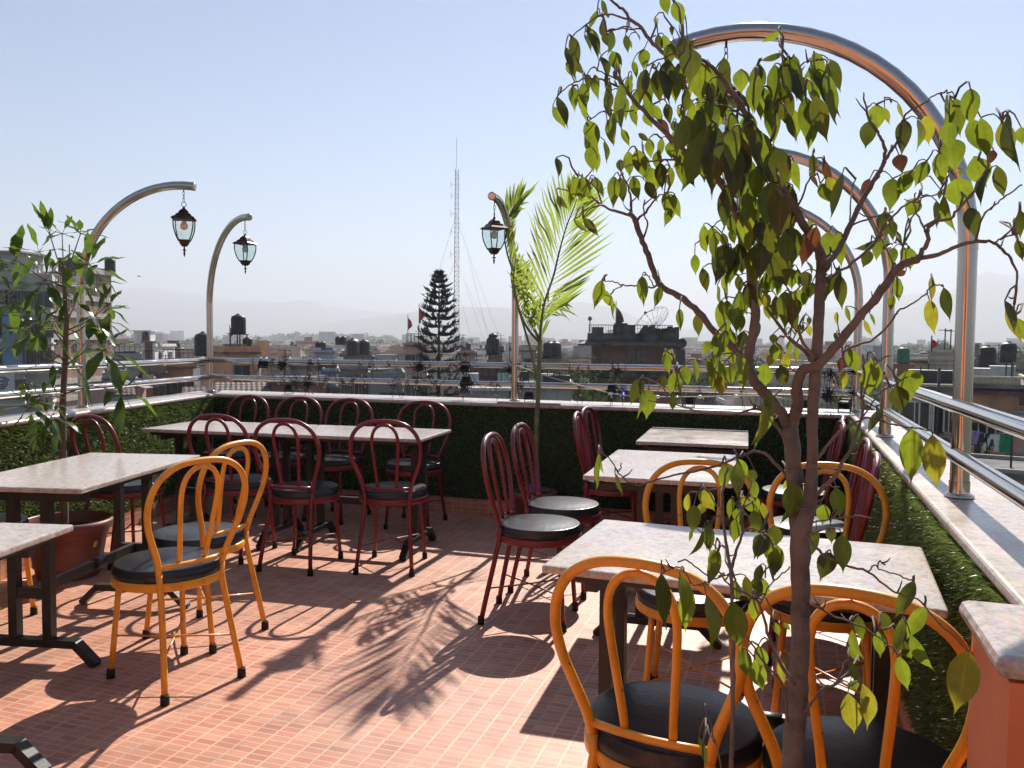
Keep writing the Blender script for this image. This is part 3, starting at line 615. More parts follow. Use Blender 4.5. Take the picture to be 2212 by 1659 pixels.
LF(1267.3,518.4,.2779,'120,310,60,525,90;100,375,230,545,70;185,420,210,605,30;430,280,440,505,90;860,570,870,750,80;1050,465,1035,710,90;1090,470,1105,700,90;1160,490,1170,720,100;1200,490,1190,640,60;900,215,935,410,80;880,0,935,100,40;1070,260,1100,440,50;1180,275,1190,410,65;1090,50,1000,330,170;1180,60,1210,260,130;1330,30,1290,330,150;1440,100,1560,350,190;1250,330,1300,560,120;1320,310,1340,450,110,y;1390,270,1390,450,80,y;1440,300,1440,400,60;1590,220,1590,380,130;1640,220,1650,370,50;1540,400,1550,680,130;1640,380,1640,550,140;1590,0,1600,190,140;1010,720,1040,940,110;1120,690,1100,930,120;960,790,900,890,80;1220,705,1200,890,90,y;660,850,620,950,100;610,880,640,1040,70;600,1045,600,1160,60;760,975,790,1130,80;700,1020,650,1190,90;720,1060,720,1190,50;670,1200,670,1320,60;430,1070,340,1270,100;410,1090,390,1370,50;480,1160,470,1380,130;1380,960,1370,1150,140;1040,1060,1050,1215,100,y;1130,970,1120,1130,100;1200,890,1215,1170,110;950,915,960,1060,60;1040,945,1070,1100,70;1000,890,990,1010,50;930,910,960,1110,50;1430,1170,1320,1600,100,y;1470,800,1470,940,100;1540,880,1550,1010,80,y;1580,780,1570,900,45;1630,820,1630,960,40;1720,660,1740,750,50,y;1680,650,1680,720,25;1450,730,1450,810,60;1470,430,1480,640,80;1400,480,1420,620,70;1500,260,1480,420,70;1700,340,1700,500,70')
LF(1693.5,518.4,.2779,'880,290,890,470,70;840,420,830,550,60;480,515,510,650,35;430,720,400,790,70;620,620,685,750,40,y;1240,365,1290,625,90,y;1130,465,1160,720,100,y;1730,520,1840,800,70,y;1790,600,1880,780,110,y;510,850,570,1030,110;470,1015,460,1165,65,y;690,925,650,1200,130;720,950,690,1180,110;640,1030,650,1170,110;960,1010,1010,1190,190;880,1130,910,1340,150;940,1130,990,1250,80,y;770,1310,650,1500,70,y;460,910,430,1030,70,b;950,240,870,280,50,b;410,560,405,650,35,y;1810,0,1850,150,60,y;370,260,330,440,90;430,270,450,530,100;220,330,200,450,90;980,60,980,230,100,y;330,90,320,260,90;300,330,300,520,80')
LF(1526.5,864,.2257,'190,620,150,850,120;290,600,300,930,140,y;290,565,390,720,100,y;460,670,400,780,110,y;440,760,470,950,90;240,940,210,1130,70;300,1030,300,1180,110;390,935,500,1080,150;350,910,330,1020,60,y;530,980,570,1160,70,y;450,1050,490,1280,120,y;280,1135,265,1360,110;560,1270,450,1510,130;650,1200,660,1400,150;560,1400,580,1530,50;640,1390,690,1650,110;850,790,790,1120,190;950,1040,700,1190,70;790,760,735,850,50,y;1120,1000,1110,1190,130,y;1240,835,1270,1130,150;1180,1200,1200,1370,100;1290,1290,1310,1640,170;1050,1230,990,1500,100;840,1170,890,1310,40;1190,1460,1080,1720,180,y;50,1160,10,1440,80;80,1440,50,1650,110;1960,270,1960,780,215;2160,330,2190,830,215,y')
LF(1209.7,864,.2083,'400,550,375,910,60;410,550,460,760,50;570,760,640,980,45;1330,970,1340,1180,70,y;1460,930,1600,1150,150,y;1510,1070,1410,1200,90,y;1390,1090,1380,1370,150,y;1540,1280,1545,1560,120;1480,1340,1320,1620,60;1470,1380,1470,1510,40;1640,1560,1560,1659,120')
LF(1152,1152,.3056,'905,280,930,660,110;1035,280,1060,630,90;1100,370,1070,690,120;1220,430,1250,820,100;1410,480,1460,820,170;1310,120,1240,370,90;1500,300,1530,480,70,y;1570,310,1590,470,90,y;1720,80,1700,300,120;1640,0,1580,170,120;1480,810,1510,1000,100;1590,790,1630,960,100;1560,900,1620,1100,120,y;1750,880,1770,1070,60,y;1700,630,1740,720,50;1170,1440,1190,1530,30;1200,1480,1220,1640,50;1430,330,1440,480,50;1550,450,1560,620,70')
LF(1636,1152,.3056,'1110,335,980,590,100;1190,520,1050,740,110;710,575,740,770,75,y;890,560,920,700,80;860,690,870,870,90;1030,590,950,860,70;1080,710,1240,960,90;1010,750,1050,860,90;1000,870,1060,1100,100,y;1490,830,1410,1260,210,y;660,1040,700,1110,90;640,1130,690,1410,140,y;740,1060,780,1370,110,y;30,310,50,470,90;60,0,60,150,120;110,80,130,290,90;640,800,720,900,60;650,900,720,1060,60;670,680,750,880,60')
def build_ficus():
    base=at(1722,1760,TD)
    root=empty('ficus_tree',(base.x,base.y,0),label='potted weeping fig with drooping leaves, large in the foreground right of centre',cat='tree')
    off=-Vector((base.x,base.y,0)); r=random.Random(11)
    tr=MB(); nodes=[]                       # nodes: (u,v,dist)
    # trunk down to the pot
    z0=base; tr.tube([Vector((base.x+.01,base.y+.0,.36))+off,Vector((base.x-.008,base.y+.0,.5))+off,z0+off],[.025,.021,.0165],12)
    s0=at(1565,1800,TD-.12); tr.tube([Vector((base.x-.06,base.y+.01,.36))+off,s0+off],[.005,.0045],8)
    br=MB()
    for k,(pts,d0,d1,w0,w1) in enumerate(limbs):
        P=catmull(pts,4); n=len(P); V=[];R=[]
        for i,(x,y) in enumerate(P):
            t=i/(n-1); d=d0+(d1-d0)*t+(.012*math.sin(k+t*7) if k>3 else 0); p=at(x,y,d)
            wob=.0012 if k>1 else .0008
            V.append(p+off+Vector((r.uniform(-1,1),r.uniform(-1,1),r.uniform(-1,1)))*wob); ww=(w0+(w1-w0)*t**.8) if k else float(np.interp(t*14,range(15),[50,48,41,40,39,40,40,31,24,23,23,22,22,21,20])); R.append(max(.0011,ww*d/FPX/2*(1+r.uniform(-.07,.09))))
            if k!=0 or y<1500: nodes.append((x,y,d))
        (tr if k<2 else br).tube(V,R,10 if w0>12 else 6)
    # knots and stubs
    for _ in range(90):
        k=r.randrange(2,len(limbs)); pts,d0,d1,w0,w1=limbs[k]; i=r.randrange(len(pts)-1); t=(i+.5)/len(pts)
        a=at((pts[i][0]+pts[i+1][0])/2,(pts[i][1]+pts[i+1][1])/2,d0+(d1-d0)*t)+off
        dd=Vector((r.uniform(-1,1),r.uniform(-1,1),r.uniform(-.3,1))).normalized(); L=r.uniform(.008,.03)
        br.tube([a,a+dd*L*.6,a+dd*L+Vector((0,0,.004))],[.0016,.0012,.0007],5)
    lv=[]
    for (ax,ay,tx,ty,wd,kd) in LV:
        L=math.hypot(tx-ax,ty-ay)
        dn=min(nodes,key=lambda q:(q[0]-ax)**2+(q[1]-ay)**2)
        d=dn[2]*.55+.45*(1.30*(72/max(L,20))**.33)+r.uniform(-.03,.03)
        lv.append([ax,ay,max(1.06,min(1.6,d)),tx,ty,wd,kd])
    # twigs grow from the nearest wood out to every leaf
    for q in lv[:]:
        x,y=q[0],q[1]; L=math.hypot(q[3]-x,q[4]-y)
        dens=1.05 if (1440<x<1790 and 90<y<560) or (1520<x<1730 and 540<y<870) else (.45 if (1440<x<1800 and 90<y<760) else (.22 if y<700 else .05))
        while dens>0 and r.random()<dens:
            dx,dy=r.gauss(0,22),r.gauss(0,20); sc_=r.uniform(.7,1.05); a=r.gauss(0,.16); vx,vy=(q[3]-x)*sc_,(q[4]-y)*sc_
            vx,vy=vx*math.cos(a)-vy*math.sin(a),vx*math.sin(a)+vy*math.cos(a)
            lv.append([x+dx,y+dy,max(.98,min(1.6,q[2]+r.uniform(-.14,.14))),x+dx+vx,y+dy+vy,q[5]*sc_*r.uniform(.6,1.1),q[6]]); dens-=1
    todo=lv[:]; todo.sort(key=lambda q:min((n_[0]-q[0])**2+(n_[1]-q[1])**2 for n_ in nodes))
    for q in todo:
        b=min(nodes,key=lambda n_:(n_[0]-q[0])**2+(n_[1]-q[1])**2+((n_[2]-q[2])*420)**2+(0 if n_[1]>q[1]-4 else 60))
        A=at(*b)+off; B=at(*q[:3])+off; D=(B-A).length
        if D>.004:
            mid=(A+B)/2+Vector((r.uniform(-.08,.08),r.uniform(-.08,.08),.16+r.uniform(-.05,.08)))*D
            m1=A.lerp(mid,.6)+Vector((r.uniform(-.04,.04),0,r.uniform(-.03,.03)))*D; m2=mid.lerp(B,.5)+Vector((0,0,.05))*D
            R=.0019 if D>.05 else .0013
            (br).tube([A,m1,mid,m2,B],[R,R*.9,R*.8,R*.65,.0009],5)
        for f in (.35,.7,1): nodes.append((b[0]+(q[0]-b[0])*f,b[1]+(q[1]-b[1])*f-(8*f*(1-f)),b[2]+(q[2]-b[2])*f))
    fo=MB(); LF_=[]
    def lf(A,B,wd,mi,roll,cam_out):
        ax=(B-A); L=ax.length; ax.normalize()
        side=ax.cross(cam_out).normalized(); nor=side.cross(ax).normalized()
        W=max(wd,L*.33); ang=math.acos(min(1,max(.12,wd/W)))*roll
        S=side*math.cos(ang)+nor*math.sin(ang); Nn=S.cross(ax)
        prof=[(0,.03),(.06,.34),(.14,.66),(.26,.93),(.39,1),(.53,.93),(.66,.72),(.77,.44),(.86,.18),(.93,.07),(1.0,.02)]
        pw=r.uniform(.8,1.25); prof=[(t,w_**pw) for t,w_ in prof]; curl=r.uniform(-.16,.24); fold=r.uniform(.10,.6); tipc=r.uniform(-.12,.12); wav=r.uniform(0,.03); V=[];F=[]
        for i,(t,w_) in enumerate(prof):
            c=A+ax*(t*L)+Nn*(curl*L*(t*(1-t)*2))+S*(tipc*L*max(0,t-.7))
            hw=W/2*w_
            for j,s in enumerate((-1,-.5,0,.5,1)):
                V.append(c+S*(hw*s)+Nn*(abs(s)*hw*fold*(1 if abs(s)<.9 else .9)+wav*L*math.sin(t*9+s*3)*abs(s))); LF_.append((abs(s),t,0))
        n=5
        for i in range(len(prof)-1):
            for j in range(4): F.append((i*n+j,i*n+j+1,(i+1)*n+j+1,(i+1)*n+j))
        fo.add(V,F,mi,True)
    for ax_,ay_,d,tx,ty,wd,kd in lv:
        px=math.hypot(tx-ax_,ty-ay_)
        A=at(ax_,ay_,d)+off; dz=r.uniform(-.35,.35)*px*d/FPX; B=A+(at(ax_+(tx-ax_)*1.07,ty+(ty-ay_)*.07,d+dz)+off-A)
        out=(Vector(cC)+off-A).normalized()
        mi={'g':0,'y':1,'b':2}[kd]
        if mi==1 and r.random()<.45: mi=0
        if mi==0 and r.random()<(.42 if ay_<620 else .2): mi=3  # some green leaves take the shade-darkened colour, more of them high in the crown
        wv=wd*d/FPX
        lf(A,B,wv,mi,r.choice((-1,1)),out)
    tr.build('trunk',M['bark'],root)
    br.build('branches',M['bark'],root)
    fob=fo.build('foliage',[M['leaf'],M['leaf_y'],M['leaf_b'],M['leaf_shade']],root); at_=fob.data.attributes.new('lf','FLOAT_VECTOR','POINT'); at_.data.foreach_set('vector',[q for v_ in LF_ for q in v_])
    mb=MB(); mb.lathe([(0,0),(.14,0),(.15,.02),(.185,.30),(.205,.31),(.21,.335),(.205,.36),(.185,.36),(.18,.33),(.0,.33)],32); p=mb.build('plant_pot',M['terracotta'],root)
    mb=MB(); mb.lathe([(0,.352),(.10,.35),(.182,.345)],24); mb.build('soil',M['soil'],p)
build_ficus()
# ------------------------------------------------------------ umbrella tree on the left
def lance(mb,A,d,up,L,W,droop,r,mi=0):
    d=d.normalized(); S=d.cross(up)
    if S.length<.01: S=d.cross(Vector((1,0,0)))
    S.normalize(); N_=S.cross(d); V=[];F=[]; f=r.uniform(.15,.45)
    prof=[(0,.08),(.12,.4),(.3,.85),(.5,1),(.68,.9),(.84,.55),(.94,.22),(1,.02)]
    for t,w_ in prof:
        c=A+d*(L*t)-Vector((0,0,1))*(droop*L*t*t)+N_*(.03*L*math.sin(t*11+f*9))
        for s in (-1,0,1): V.append(c+S*(s*W/2*w_)+N_*(abs(s)*W/2*w_*f))
    for i in range(len(prof)-1):
        for j in range(2): F.append((i*3+j,i*3+j+1,(i+1)*3+j+1,(i+1)*3+j))
    mb.add(V,F,mi,True)
def build_schefflera():
    c=Vector((-3.87,3.66,0)); r=random.Random(5)
    root=empty('umbrella_tree',c,label='slender umbrella tree with fans of drooping leaflets in a wide terracotta pot at left',cat='potted plant')
    D0=4.74
    T=catmull([(141,1240),(140,1120),(137,1000),(135.5,893),(138,830),(141.7,776),(142,730),(143.8,693),(141,650),(139.6,630),(138,600),(137.5,574)],3)
    mb=MB(); n=len(T); mb.tube([at(x,y,D0)-c for x,y in T],[(.021-.012*i/n) for i in range(n)],10); mb.build('trunk',M['bark2'],root)
    pet=MB(); fo=MB()
    # (node x,y on the trunk, hub x,y, distance offset, leaflets, size, droop)
    fans=[(138,590,108,508,-.05,6,.19,.0,'up'),(138,585,134,505,.1,6,.15,.1,''),(139,590,174,505,.05,7,.17,.15,''),(139,600,85,544,.15,7,.22,.3,''),
          (140,620,35,562,-.15,8,.26,.35,''),(141,600,192,572,-.05,8,.26,.5,''),(142,700,177,612,.2,7,.24,.6,''),(142,650,97,606,-.25,8,.27,.45,''),
          (142,690,31,640,.1,8,.27,.7,''),(143,725,205,683,-.1,9,.24,.45,''),(143,715,232,660,.2,7,.2,.4,''),(142,735,114,689,.3,8,.2,.55,''),
          (142,745,87,712,-.2,8,.24,.5,''),(142,790,35,735,.05,8,.25,.8,''),(142,780,70,715,-.3,7,.24,.9,''),(142,790,225,757,-.1,9,.30,.75,''),
          (141,785,114,778,-.1,4,.17,1.0,''),(141,790,157,783,-.15,4,.22,1.1,''),(139,850,262,846,-.1,6,.24,1.3,''),(139,850,100,888,-.2,6,.16,1.0,''),
          (140,730,62,700,.3,7,.2,.6,''),(141,760,180,745,.25,6,.18,.8,''),(141,660,150,640,-.2,5,.2,.9,''),(142,690,160,668,.3,5,.16,.6,''),
          (141,860,66,880,-.25,6,.22,1.3,''),(141,905,110,900,-.3,5,.20,1.4,'')]
    for nx,ny,hx,hy,dd,k,sz,dr,fl in fans:
        A=at(nx,ny,D0)-c; H=at(hx,hy,D0+dd)-c; mid=(A+H)/2+Vector((0,0,-.02 if hy<ny-40 else .04))
        pet.tube([A,A.lerp(mid,.5),mid,mid.lerp(H,.5),H],[.0048,.0042,.0036,.003,.0028],6)
        ax=(H-A).normalized(); e1=ax.orthogonal().normalized(); e2=ax.cross(e1); ph=r.random()*6
        k+=0
        for i in range(k):
            a=ph+2*math.pi*i/k+r.uniform(-.2,.2)
            sp=(.55 if fl else 1.0)*r.uniform(.8,1.15)
            d=(ax*(.38 if not fl else 1.1)+(e1*math.cos(a)+e2*math.sin(a))*sp); d.z-= .05 if not fl else -.5
            d.normalize(); st=H+d*.035; pet.tube([H,st],[.002,.0016],4)
            L=sz*r.uniform(.56,.88); lance(fo,st,d,Vector((0,0,1)),L,L*.29,dr*.42*r.uniform(.4,1.2),r)
    # seedling leaves round the lower stem
    for _ in range(26):
        x=r.uniform(40,118); y=r.uniform(822,860); H=at(x,y,D0+r.uniform(-.2,.1))-c
        pet.tube([at(100,888,D0-.15)-c,H],[.0014,.001],4)
        lance(fo,H,Vector((r.uniform(-1,1),r.uniform(-1,1),r.uniform(-1,.2))),Vector((0,0,1)),.045,.026,.5,r)
    pet.build('leaf_stalks',M['bark2'],root); fo.build('foliage',M['schef'],root)
    mb=MB(); mb.lathe([(0,0),(.155,0),(.165,.012),(.172,.06),(.180,.064),(.182,.08),(.178,.084),(.205,.235),(.212,.24),(.214,.255),(.226,.268),(.240,.285),(.244,.305),(.238,.322),(.226,.327),(.222,.318),(.212,.29),(.205,.25),(0,.25)],44); p=mb.build('plant_pot',M['terracotta'],root)
    mb=MB(); mb.lathe([(0,.272),(.1,.268),(.209,.262)],28); mb.build('soil',M['soil'],p)
    a=R_(-2); mb=MB(); V=[]
    for i in range(5):
        for j in (0,1):
            b=a+(i-2)*.03; rr=.1985 if j else .2115; V.append((rr*math.cos(b),rr*math.sin(b),.18+(.036 if j==0 else 0)))
    mb.add(V,[(i*2,i*2+1,i*2+3,i*2+2) for i in range(4)]); mb.build('sticker',M['label'],p)
build_schefflera()
# ------------------------------------------------------------ palm by the back wall
def build_palm():
    c=Vector((-1.72,5.74,0)); r=random.Random(9)
    root=empty('areca_palm',c,label='young palm with feathery yellow green fronds rising above the back wall',cat='potted plant')
    st=MB(); fo=MB(); D=6.1
    def path(pts,d0,d1,k=5):
        P=catmull(pts,k); n=len(P); return [at(x,y,d0+(d1-d0)*i/(n-1))-c for i,(x,y) in enumerate(P)]
    S=path([(1160,1010),(1158,979),(1160,900),(1163,842),(1165,780),(1166,728)],D,D); S=[Vector((S[0].x,S[0].y,.18))]+S
    st.tube(S,[.022]+[.022-.008*i/len(S) for i in range(len(S)-1)],10)
    def frond(pts,d0,d1,start,Lmax,fan,rad=(.011,.003),left=1,right=1,dens=26,droop=.12,nodrop=0):
        P=path(pts,d0,d1,7); n=len(P); st.tube(P,[rad[0]+(rad[1]-rad[0])*i/(n-1) for i in range(n)],7)
        cam=(Vector(cC)-c-P[n//2]).normalized()
        for i in range(dens):
            t=start+(1-start)*i/(dens-1); q=t*(n-1); j=min(int(q),n-2); p=P[j].lerp(P[j+1],q-j); ax=(P[j+1]-P[j]).normalized()
            sd=ax.cross(cam).normalized(); env=math.sin(math.pi*min(1,(.25+.75*(t-start)/(1-start))))**.6 if t<.97 else .5
            for s,on in ((-1,left),(1,right)):
                if not on: continue
                ang=fan*(1-.45*(t-start)/(1-start))
                d=(ax*math.cos(ang)+sd*s*math.sin(ang)+cam*r.uniform(-.25,.35)); L=Lmax*env*r.uniform(.85,1.08)
                lance(fo,p,d,cam if r.random()<.85 else Vector((0,0,1)),L,.020,droop*r.uniform(.3,1.4),r)
    frond([(1166,728),(1170,690),(1177,651),(1196,594),(1208,544),(1223,491),(1238,453),(1246,430)],D,D-.35,.12,.52,.74,dens=33,droop=.08)
    frond([(1166,735),(1150,700),(1131,644),(1110,590),(1095,545),(1090,505),(1098,470),(1112,448)],D,D+.2,.14,.32,.6,dens=26,droop=.3,left=0)
    frond([(1098,480),(1104,460),(1112,445),(1122,430)],D+.16,D+.2,.0,.30,.35,dens=9,droop=.05)
    frond([(1163,842),(1150,770),(1127,690),(1112,640),(1104,600),(1106,575)],D,D+.35,.4,.36,.8,dens=28,droop=.6,left=0)
    frond([(1166,740),(1140,710),(1122,670),(1110,610),(1112,580)],D+.02,D-.3,.15,.32,.8,dens=26,droop=.7,left=0)
    frond([(1166,728),(1172,690),(1184,660),(1210,640)],D,D+.5,.4,.3,.6,dens=10,droop=.4)
    for _ in range(14):
        a=at(1166+r.uniform(-4,6),735-r.uniform(0,50),D)-c; lance(fo,a,Vector((r.uniform(-.6,.6),r.uniform(-.5,.5),1)),Vector((0,1,0)),r.uniform(.15,.3),.015,.1,r)
    st.build('stems',M['palmstem'],root); fo.build('fronds',M['palm'],root)
    mb=MB(); mb.lathe([(0,0),(.11,0),(.12,.015),(.15,.22),(.17,.235),(.172,.26),(.165,.275),(.152,.275),(.148,.24),(0,.24)],32); p=mb.build('plant_pot',M['terracotta'],root)
    mb=MB(); mb.lathe([(0,.262),(.1,.258),(.149,.25)],20); mb.build('soil',M['soil'],p)
    # crumpled bag in the pot
    mb=MB(); V=[];F=[]; n=14
    for i in range(n):
        for j in range(7):
            a=2*math.pi*i/n; ph=math.pi*j/6; rr=r.uniform(.75,1.25)
            V.append((.055*rr*math.sin(ph)*math.cos(a),.045*rr*math.sin(ph)*math.sin(a),.04*rr*math.cos(ph)))
    for i in range(n):
        for j in range(6): F.append((i*7+j,((i+1)%n)*7+j,((i+1)%n)*7+j+1,i*7+j+1))
    mb.add(V,F); b=mb.build('plastic_bag',M['blueplastic'],label='crumpled blue plastic bag lying in the palm pot',cat='bag'); b.location=(-1.69,5.64,.31)
build_palm()
# ------------------------------------------------------------ fairy lights, cables and little lamps on the rails
def on_rail(u, which):     # point on the back railing under picture column u
    a=Vector((P0[1][0],6.262)); b=Vector((P0[3][0],6.315)); d=ray(u,800)
    n=(b-a); t=(a.x*d[1]-a.y*d[0])/(n.y*d[0]-n.x*d[1]); q=a+n*t
    return Vector((q.x,q.y,.883+(.283,.131)[which]))
def fairy():
    root=empty('light_string',(-3,6.27,1.0),label='tangled black fairy light string wound round the back rails',cat='fairy lights'); o=-root.location
    r=random.Random(3); mb=MB()
    us=[548,563,587,612,617,660,668,672,690,702,722,737,760,778,800,806,838,860,880,886,905,906,930,938,975,980,995,1000,1004,1010,1016,1060,1075,1110,1116,1120,1136,1160,1230,1250,1253,1271,1320,1328,1331,1342,1345,1350,1401,1440,1470,1510,1560,1600,1640,1700,1780,1795]
    bulbs=[]
    prev=None
    for u in us:
        w_=0 if r.random()<.62 else 1; c=on_rail(u,w_); k=r.choice((1,1,2,3)); rr=.0262; pts=[]
        sl=r.uniform(-.5,.5)
        for i in range(9*k+1):
            a=2*math.pi*i/9; pts.append(c+Vector((sl*rr*math.sin(a)+.012*i/9,rr*math.cos(a),rr*math.sin(a)))+o)
        mb.tube(pts,.0021,5)
        # hanging tails
        for _ in range(r.choice((0,1,1,2))):
            L=r.uniform(.04,.2); x=r.uniform(-.02,.04); e=c+Vector((x,-.027,-.01)); P_=[e+o]
            for j in range(1,7): P_.append(e+o+Vector((x*j*.2+r.uniform(-.012,.012),r.uniform(-.008,.008),-L*j/6)))
            mb.tube(P_,.0019,4); bulbs.append(P_[-1]); 
            if r.random()<.6: bulbs.append(P_[3])
        if prev and r.random()<.6 and (c-prev).length<.7:
            n=12; sag=r.uniform(.04,.16); st=prev+Vector((0,-.028,-.005)); en=c+Vector((0,-.028,0))
            mb.tube([st.lerp(en,i/n)+Vector((0,0,-sag*4*(i/n)*(1-i/n)))+o for i in range(n+1)],.0022,5)
        prev=c
        if us.index(u)%9==8: mb.build('wire',M['wire'],root); mb=MB()
    # wads of wire
    for u,w_,n in ((612,0,26),(668,1,30),(850,1,10),(1002,0,40),(1006,1,20),(1102,0,24),(905,0,18),(640,1,12),(1330,0,14),(1790,1,30),(1790,0,16)):
        c=on_rail(u,w_)+o
        mb.build('wire',M['wire'],root) if mb.v else None; mb=MB()
        for _ in range(n):
            P_=[c+Vector((r.gauss(0,.03),r.uniform(-.04,.03),r.gauss(-.02,.035))) for _ in range(4)]; mb.tube(catmull([tuple(p) for p in P_],3),.0022,4)
    mb.build('wire',M['wire'],root)
    col=['led_b','led_g','led_w']
    for i,b in enumerate(bulbs[:80]):
        m_=MB(); m_.lathe([(0,.008),(.0032,.006),(.0036,0),(.003,-.007),(0,-.010)],7); k=r.random()
        lit=k<.06
        q=m_.build('bulb',M[col[r.choice((0,0,1,2))]] if lit else M['bulb'],root); q.location=b
fairy()
def cable(label, pts, rad, name='cable', mat='cable', nodes=()):
    P_=catmull([tuple(p) for p in pts],6); c=Vector(P_[0]); root=empty(name,c,label=label,cat='cable'); mb=MB(); mb.tube([Vector(p)-c for p in P_],rad,6); mb.build('cord',M[mat],root)
    for q in nodes:
        m_=MB(); m_.lathe([(0,.02),(.008,.017),(.012,.006),(.012,-.006),(.008,-.017),(0,-.02)],8,M=Matrix.Rotation(R_(90),3,'Y')); x=m_.build('inline_lamp',M['bulb'],root); x.location=Vector(q)-c
yy=6.20
cable('pale cable sagging from the lower rail across the right half of the back wall',[ony(1108,787,6.24),ony(1180,812,yy),ony(1267,836,yy),ony(1340,853,yy),ony(1420,857,yy),ony(1520,857,yy),ony(1640,855,yy),ony(1725,866,6.24)],.0045,nodes=[ony(1319,850,yy),ony(1420,857,yy),ony(1512,857,yy),ony(1590,856,yy)])
cable('pale twin cable slanting between the back rails left of the middle post',[ony(858,826,6.22),ony(905,805,yy),ony(935,795,6.2),ony(962,783,6.21),ony(985,783,6.235)],.004)
cable('thin wires wrapped along the rails at the back left corner',[ony(455,808,6.2),ony(520,812,6.19),ony(590,818,6.2),ony(680,824,6.21),ony(760,832,6.22)],.003)
def flood(loc, rz, tilt, label, s=1.0):
    root=empty('flood_light',loc,rz,label=label,cat='lamp',group='small black flood lamps on the back parapet')
    mb=MB(); mb.box((0,0,.0),(.055*s,.03*s,.04*s)); mb.box((0,-.016*s,0),(.061*s,.006*s,.046*s))
    for i in range(5): mb.box(((-.02+.01*i)*s,.019*s,0),(.003*s,.01*s,.036*s))
    b=mb.build('housing',M['wire'],root); b.rotation_euler=(tilt,0,0); b.location=(0,0,.045*s)
    mb=MB(); mb.box((0,-.0205*s,0),(.05*s,.003*s,.036*s)); g=mb.build('lens',M['bulb'],b)
    mb=MB(); mb.bar((-.034*s,0,0),(-.034*s,0,.05*s),.004,.012); mb.bar((.034*s,0,0),(.034*s,0,.05*s),.004,.012); mb.bar((-.034*s,0,.002),(.034*s,0,.002),.012,.004,up=(0,0,1)); mb.build('bracket',M['wire'],root)
for (u,v,z,rz,t,s,lb) in ((1143,868,.883,.4,.5,1.1,'small black flood lamp standing on the back coping just right of the middle post'),
     (1490,879,.883,-.1,-.7,1.0,'small black flood lamp standing on the back coping behind the farthest table'),
     (1824,886,.883,-.5,-.5,1.3,'black flood lamp standing on the coping at the back right corner'),
     (1738,880,.883,.2,-.6,1.0,'flood lamp on the back coping hidden behind the fig trunk')):
    p=ony(u,v,6.22); flood((p.x,6.22,.884),rz+math.pi,t,lb,s)
for (u,v,t,s,lb) in ((568,800,.5,1.2,'black flood lamp hanging under the top back rail near the left corner post'),(1007,838,.6,1.3,'black flood lamp hanging under the lower back rail beyond the pine'),(624,850,.5,1.1,'black flood lamp resting at the back coping in front of the brown tiled roof'),(1321,851,.6,1.0,'black flood lamp hanging below the lower back rail in front of the brick house')):
    p=ony(u,v,6.24); flood((p.x,p.y,max(p.z,.884)),.2+math.pi,t,lb,s)
# ------------------------------------------------------------ ground, hills, city
GZ=-13.0
def ground():
    N=NT('hazy_valley_ground'); co=N.coord(); a=N.noise(co,.02,6,.6); b=N.noise(co,.004,4)
    N.base(N.mix(b,N.ramp(a,[(.3,(.05,.065,.035)),(.5,(.13,.12,.10)),(.7,(.20,.18,.16))]),(.08,.10,.06))); N.set(Roughness=.95)
    mb=MB(); mb.add([(-14000,-9000,GZ),(14000,-9000,GZ),(14000,14000,GZ),(-14000,14000,GZ)],[(0,1,2,3)]); mb.build('ground',N.m,kind='structure')
ground()
def hills(name, prof, dist, depth, mat, seed, rough):
    from mathutils import noise as nz
    mb=MB(); V=[];F=[]; us=[prof[0][0]+(prof[-1][0]-prof[0][0])*i/240 for i in range(241)]; rows=14
    for j in range(rows+1):
        t=j/rows
        for u in us:
            k=0
            while k<len(prof)-2 and prof[k+1][0]<u: k+=1
            f=(u-prof[k][0])/(prof[k+1][0]-prof[k][0]); v=prof[k][1]+(prof[k+1][1]-prof[k][1])*max(0,min(1,f))
            top=at(u,v,dist)
            dd=dist-depth*(1-t) if j<rows else dist+depth*.3
            q=at(u,v,dd); hz=(top.z-GZ)*( (t/ .93)**.9 if t<.93 else 1)
            if j==rows: hz=-30
            n_=nz.fractal(Vector((q.x/700+seed,q.y/700,0)),1,2,5)*rough*(top.z-GZ)*.5*min(1,t*2)*(1 if j<rows-1 else .18)
            V.append((q.x,q.y,GZ+max(-5,hz+n_)))
    n=len(us)
    for j in range(rows):
        for i in range(n-1): F.append((j*n+i,j*n+i+1,(j+1)*n+i+1,(j+1)*n+i))
    mb.add(V,F,0,True); mb.build(name,mat,kind='structure')
hm=simple('forested_hillside',(.055,.075,.05),.95,var=.3,scale=.004)
hills('hills',[(-900,640),(-300,600),(100,640),(200,628),(312,621),(347,624),(417,640),(500,652),(600,655),(700,662),(747,669),(866,678),(1000,690),(1200,702),(1500,712),(1800,720),(2300,700),(3000,690)],8600,3000,hm,1,.5)
hills('hills',[(-900,735),(300,732),(560,712),(700,700),(820,688),(864,679),(990,667),(1086,663),(1120,666),(1196,661),(1276,665),(1341,682),(1399,701),(1480,716),(1560,700),(1620,682),(1693,671),(1760,668),(1832,663),(1943,652),(2000,645),(2049,638),(2096,619),(2138,603),(2166,607),(2212,601),(2400,590),(2700,640),(3100,690)],6300,2300,hm,4,.5)
cols={'grey':(.42,.41,.39),'concrete':(.33,.32,.30),'cream':(.60,.53,.40),'brick':(.28,.125,.09),'pink':(.55,.34,.29),'white':(.74,.73,.71),'yellow':(.50,.38,.16),'blue':(.30,.38,.48),'peach':(.66,.38,.23),'brown':(.30,.19,.14)}
CM_={}
